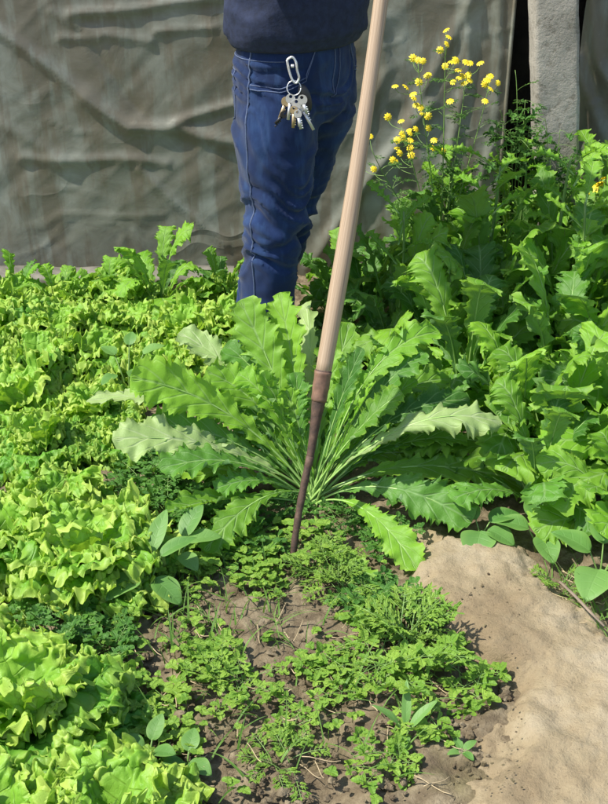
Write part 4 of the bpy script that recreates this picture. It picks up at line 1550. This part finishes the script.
D = np.where(V[:, 2] < .985, D * .3, D)
me.vertices.foreach_set("co", (V + N * D[:, None]).ravel())
me.update()
child('sweater', me, M['knit'])
# rubber boots
for sx, (ax, ay) in ((-1, (-.115, .02)), (1, (.10, .235))):
    m = MB()
    m.tube(np.array([[ax, ay, .16], [ax, ay + .005, .07], [ax, ay, .045]]), [.05, .047, .045], 16)
    m.ellip((ax + sx * .01, ay - .07, .04), (.048, .135, .042), 12, 18)
    bm_ = remesh(m, .008, 3)
    V = verts_of(bm_)
    V[:, 2] = np.maximum(V[:, 2], .004)
    bm_.vertices.foreach_set("co", V.ravel())
    child('boot', bm_, M['rubber'])

# ------------------------------------------------------------------ the pole with its iron shank
pole = empty('digging_tool', tip)
tag(pole, 'digging tool with long pale wooden pole and rusty iron shank set in soil', 'garden tool')
e0 = lambda p: np.array(p - tip)
end = tip + axis * ((1.66 - tip.z) / axis.z)
ts = np.linspace(0, 1, 40)
c0, c1 = e0(collar), e0(end)
pts = c0 + (c1 - c0) * ts[:, None]
bend = .006 * np.sin(ts * 5)
pts[:, 0] += bend
m = MB()
m.tube(pts, .0174 + .0016 * np.sin(ts * 9) - .001 * ts, 20)
m.build('handle', M['wood'], pole)
low = tip + axis * ((at(313, 455, Y=2.13) - tip).dot(axis))
m = MB()
k = np.linspace(0, 1, 20)
base_ = e0(low)
cp = base_ + (c0 + (c1 - c0) * .012 - base_) * k[:, None]
cp[:, 0] += .006 * np.sin(ts[0] * 5)
m.tube(cp, np.interp(k, [0, .25, .5, .72, .97, 1], [.0085, .0095, .0125, .0170, .0180, .0182]), 18)
m.build('socket', M['rust'], pole)
m = MB()
k = np.linspace(.66, .985, 14)
cp = base_ + (c0 + (c1 - c0) * .012 - base_) * k[:, None]
cp[:, 0] += .006 * np.sin(ts[0] * 5)
m.tube(cp, np.interp(k, [0, .25, .5, .72, .97, 1], [.0085, .0095, .0125, .0175, .0185, .0188]) + .0004 + .0005 * np.sin(k * 40), 20)
m.build('ferrule', M['ferrule'], pole)
m = MB()
k = np.linspace(0, 1, 20)
q0 = e0(tip) - np.array(axis) * .06
cp = q0 + (base_ + np.array(axis) * .01 - q0) * k[:, None]
cp[:, 0] += -.006 * np.sin(k * PI)
m.tube(cp, np.interp(k, [0, .15, 1], [.004, .0075, .0088]) * (1 + .08 * np.sin(k * 40)), 12)
m.build('shank', M['rust'], pole)

# ------------------------------------------------------------------ keys hanging at the waist
dirv = ray(292, 70)
o_l, d_l = to_local(Vector((0, 0, CAM_H))), RZ.transposed() @ dirv
h, nn, _, _ = jt.ray_cast(o_l, d_l.normalized())
kp = (RZ @ h + PLOC) if h is not None else at(292, 70, Y=2.78)
KD = (kp - Vector((0, 0, CAM_H))).dot(Vector((0, CP, -SP)))
KY = kp.y - .035
keys = empty('key_bunch', kp)
tag(keys, 'bunch of keys on a steel carabiner hanging from the jeans waist', 'keys')
K = lambda px, py, dy=0.0: np.array(at(px, py, Y=KY + dy) - kp)
m = MB()
loop = [(287, 60), (292, 57), (296, 62), (297, 70), (299, 78), (296, 83), (292, 79), (289, 70), (287, 60)]
m.tube(smooth_rows([K(*p) for p in loop], 40), .0030, 8)
m.build('carabiner', M['steel'], keys)
m = MB()
m.tube(smooth_rows([K(291, 66, -.004), K(294, 66, -.004)], 6), .0042, 8)
m.build('gate', M['steel'], keys)
a = np.linspace(0, 2 * PI, 30)
cc = K(294, 88)
m = MB()
m.tube(np.stack([cc[0] + .017 * np.cos(a), cc[1] + .004 * np.sin(a * 1), cc[2] + .017 * np.sin(a)], 1), .0015, 6)
m.build('split_ring', M['steel'], keys)


def key(p, ang, L=.055, dy=0.0, mat='steel', w=.012):
    c, s = math.cos(ang), math.sin(ang)
    R = np.array([[c, 0, s], [0, 1, 0], [-s, 0, c]])
    m = MB()
    q = K(*p, dy)
    aa = np.linspace(0, 2 * PI, 20)
    ring_o = np.stack([w * np.cos(aa), 0 * aa, w * np.sin(aa) - w], 1)
    ring_i = np.stack([.35 * w * np.cos(aa), 0 * aa, .35 * w * np.sin(aa) - w * .5], 1)
    for yy in (-.0011, .0011):
        G = np.stack([ring_o + [0, yy, 0], ring_i + [0, yy, 0]])
        m.grid(G @ R.T + q)
    m.grid(np.stack([ring_o + [0, -.0011, 0], ring_o + [0, .0011, 0]]) @ R.T + q)
    bl = np.array([0, 0, -2 * w - (L - 2 * w) / 2 + .002])
    m.box(R @ bl + q, (.0036, .0011, (L - 2 * w) / 2), R)
    for k_ in range(4):
        m.box(R @ np.array([.0046, 0, -2 * w - .008 - .006 * k_]) + q, (.0022, .0009, .0018), R)
    m.build('key', M[mat], keys)


key((291, 94), .12, .066, -.006)
key((288, 97), .40, .058, .0, 'brass')
key((296, 99), -.12, .070, -.010)
key((299, 103), -.50, .078, -.004)
key((294, 106), .05, .056, -.014, 'brass', .010)
key((301, 95), -.30, .050, -.012)
key((286, 112), .75, .042, -.002, 'fob', .009)
key((297, 110), -.2, .05, -.018, 'steel', .010)
m = MB()
cF = K(305, 98, .004)
Rf = np.array(Matrix.Rotation(-.28, 3, 'Y'))
m.ellip(cF, (.015, .007, .036), 12, 16, R=Rf)
m.build('fob', M['fob'], keys)
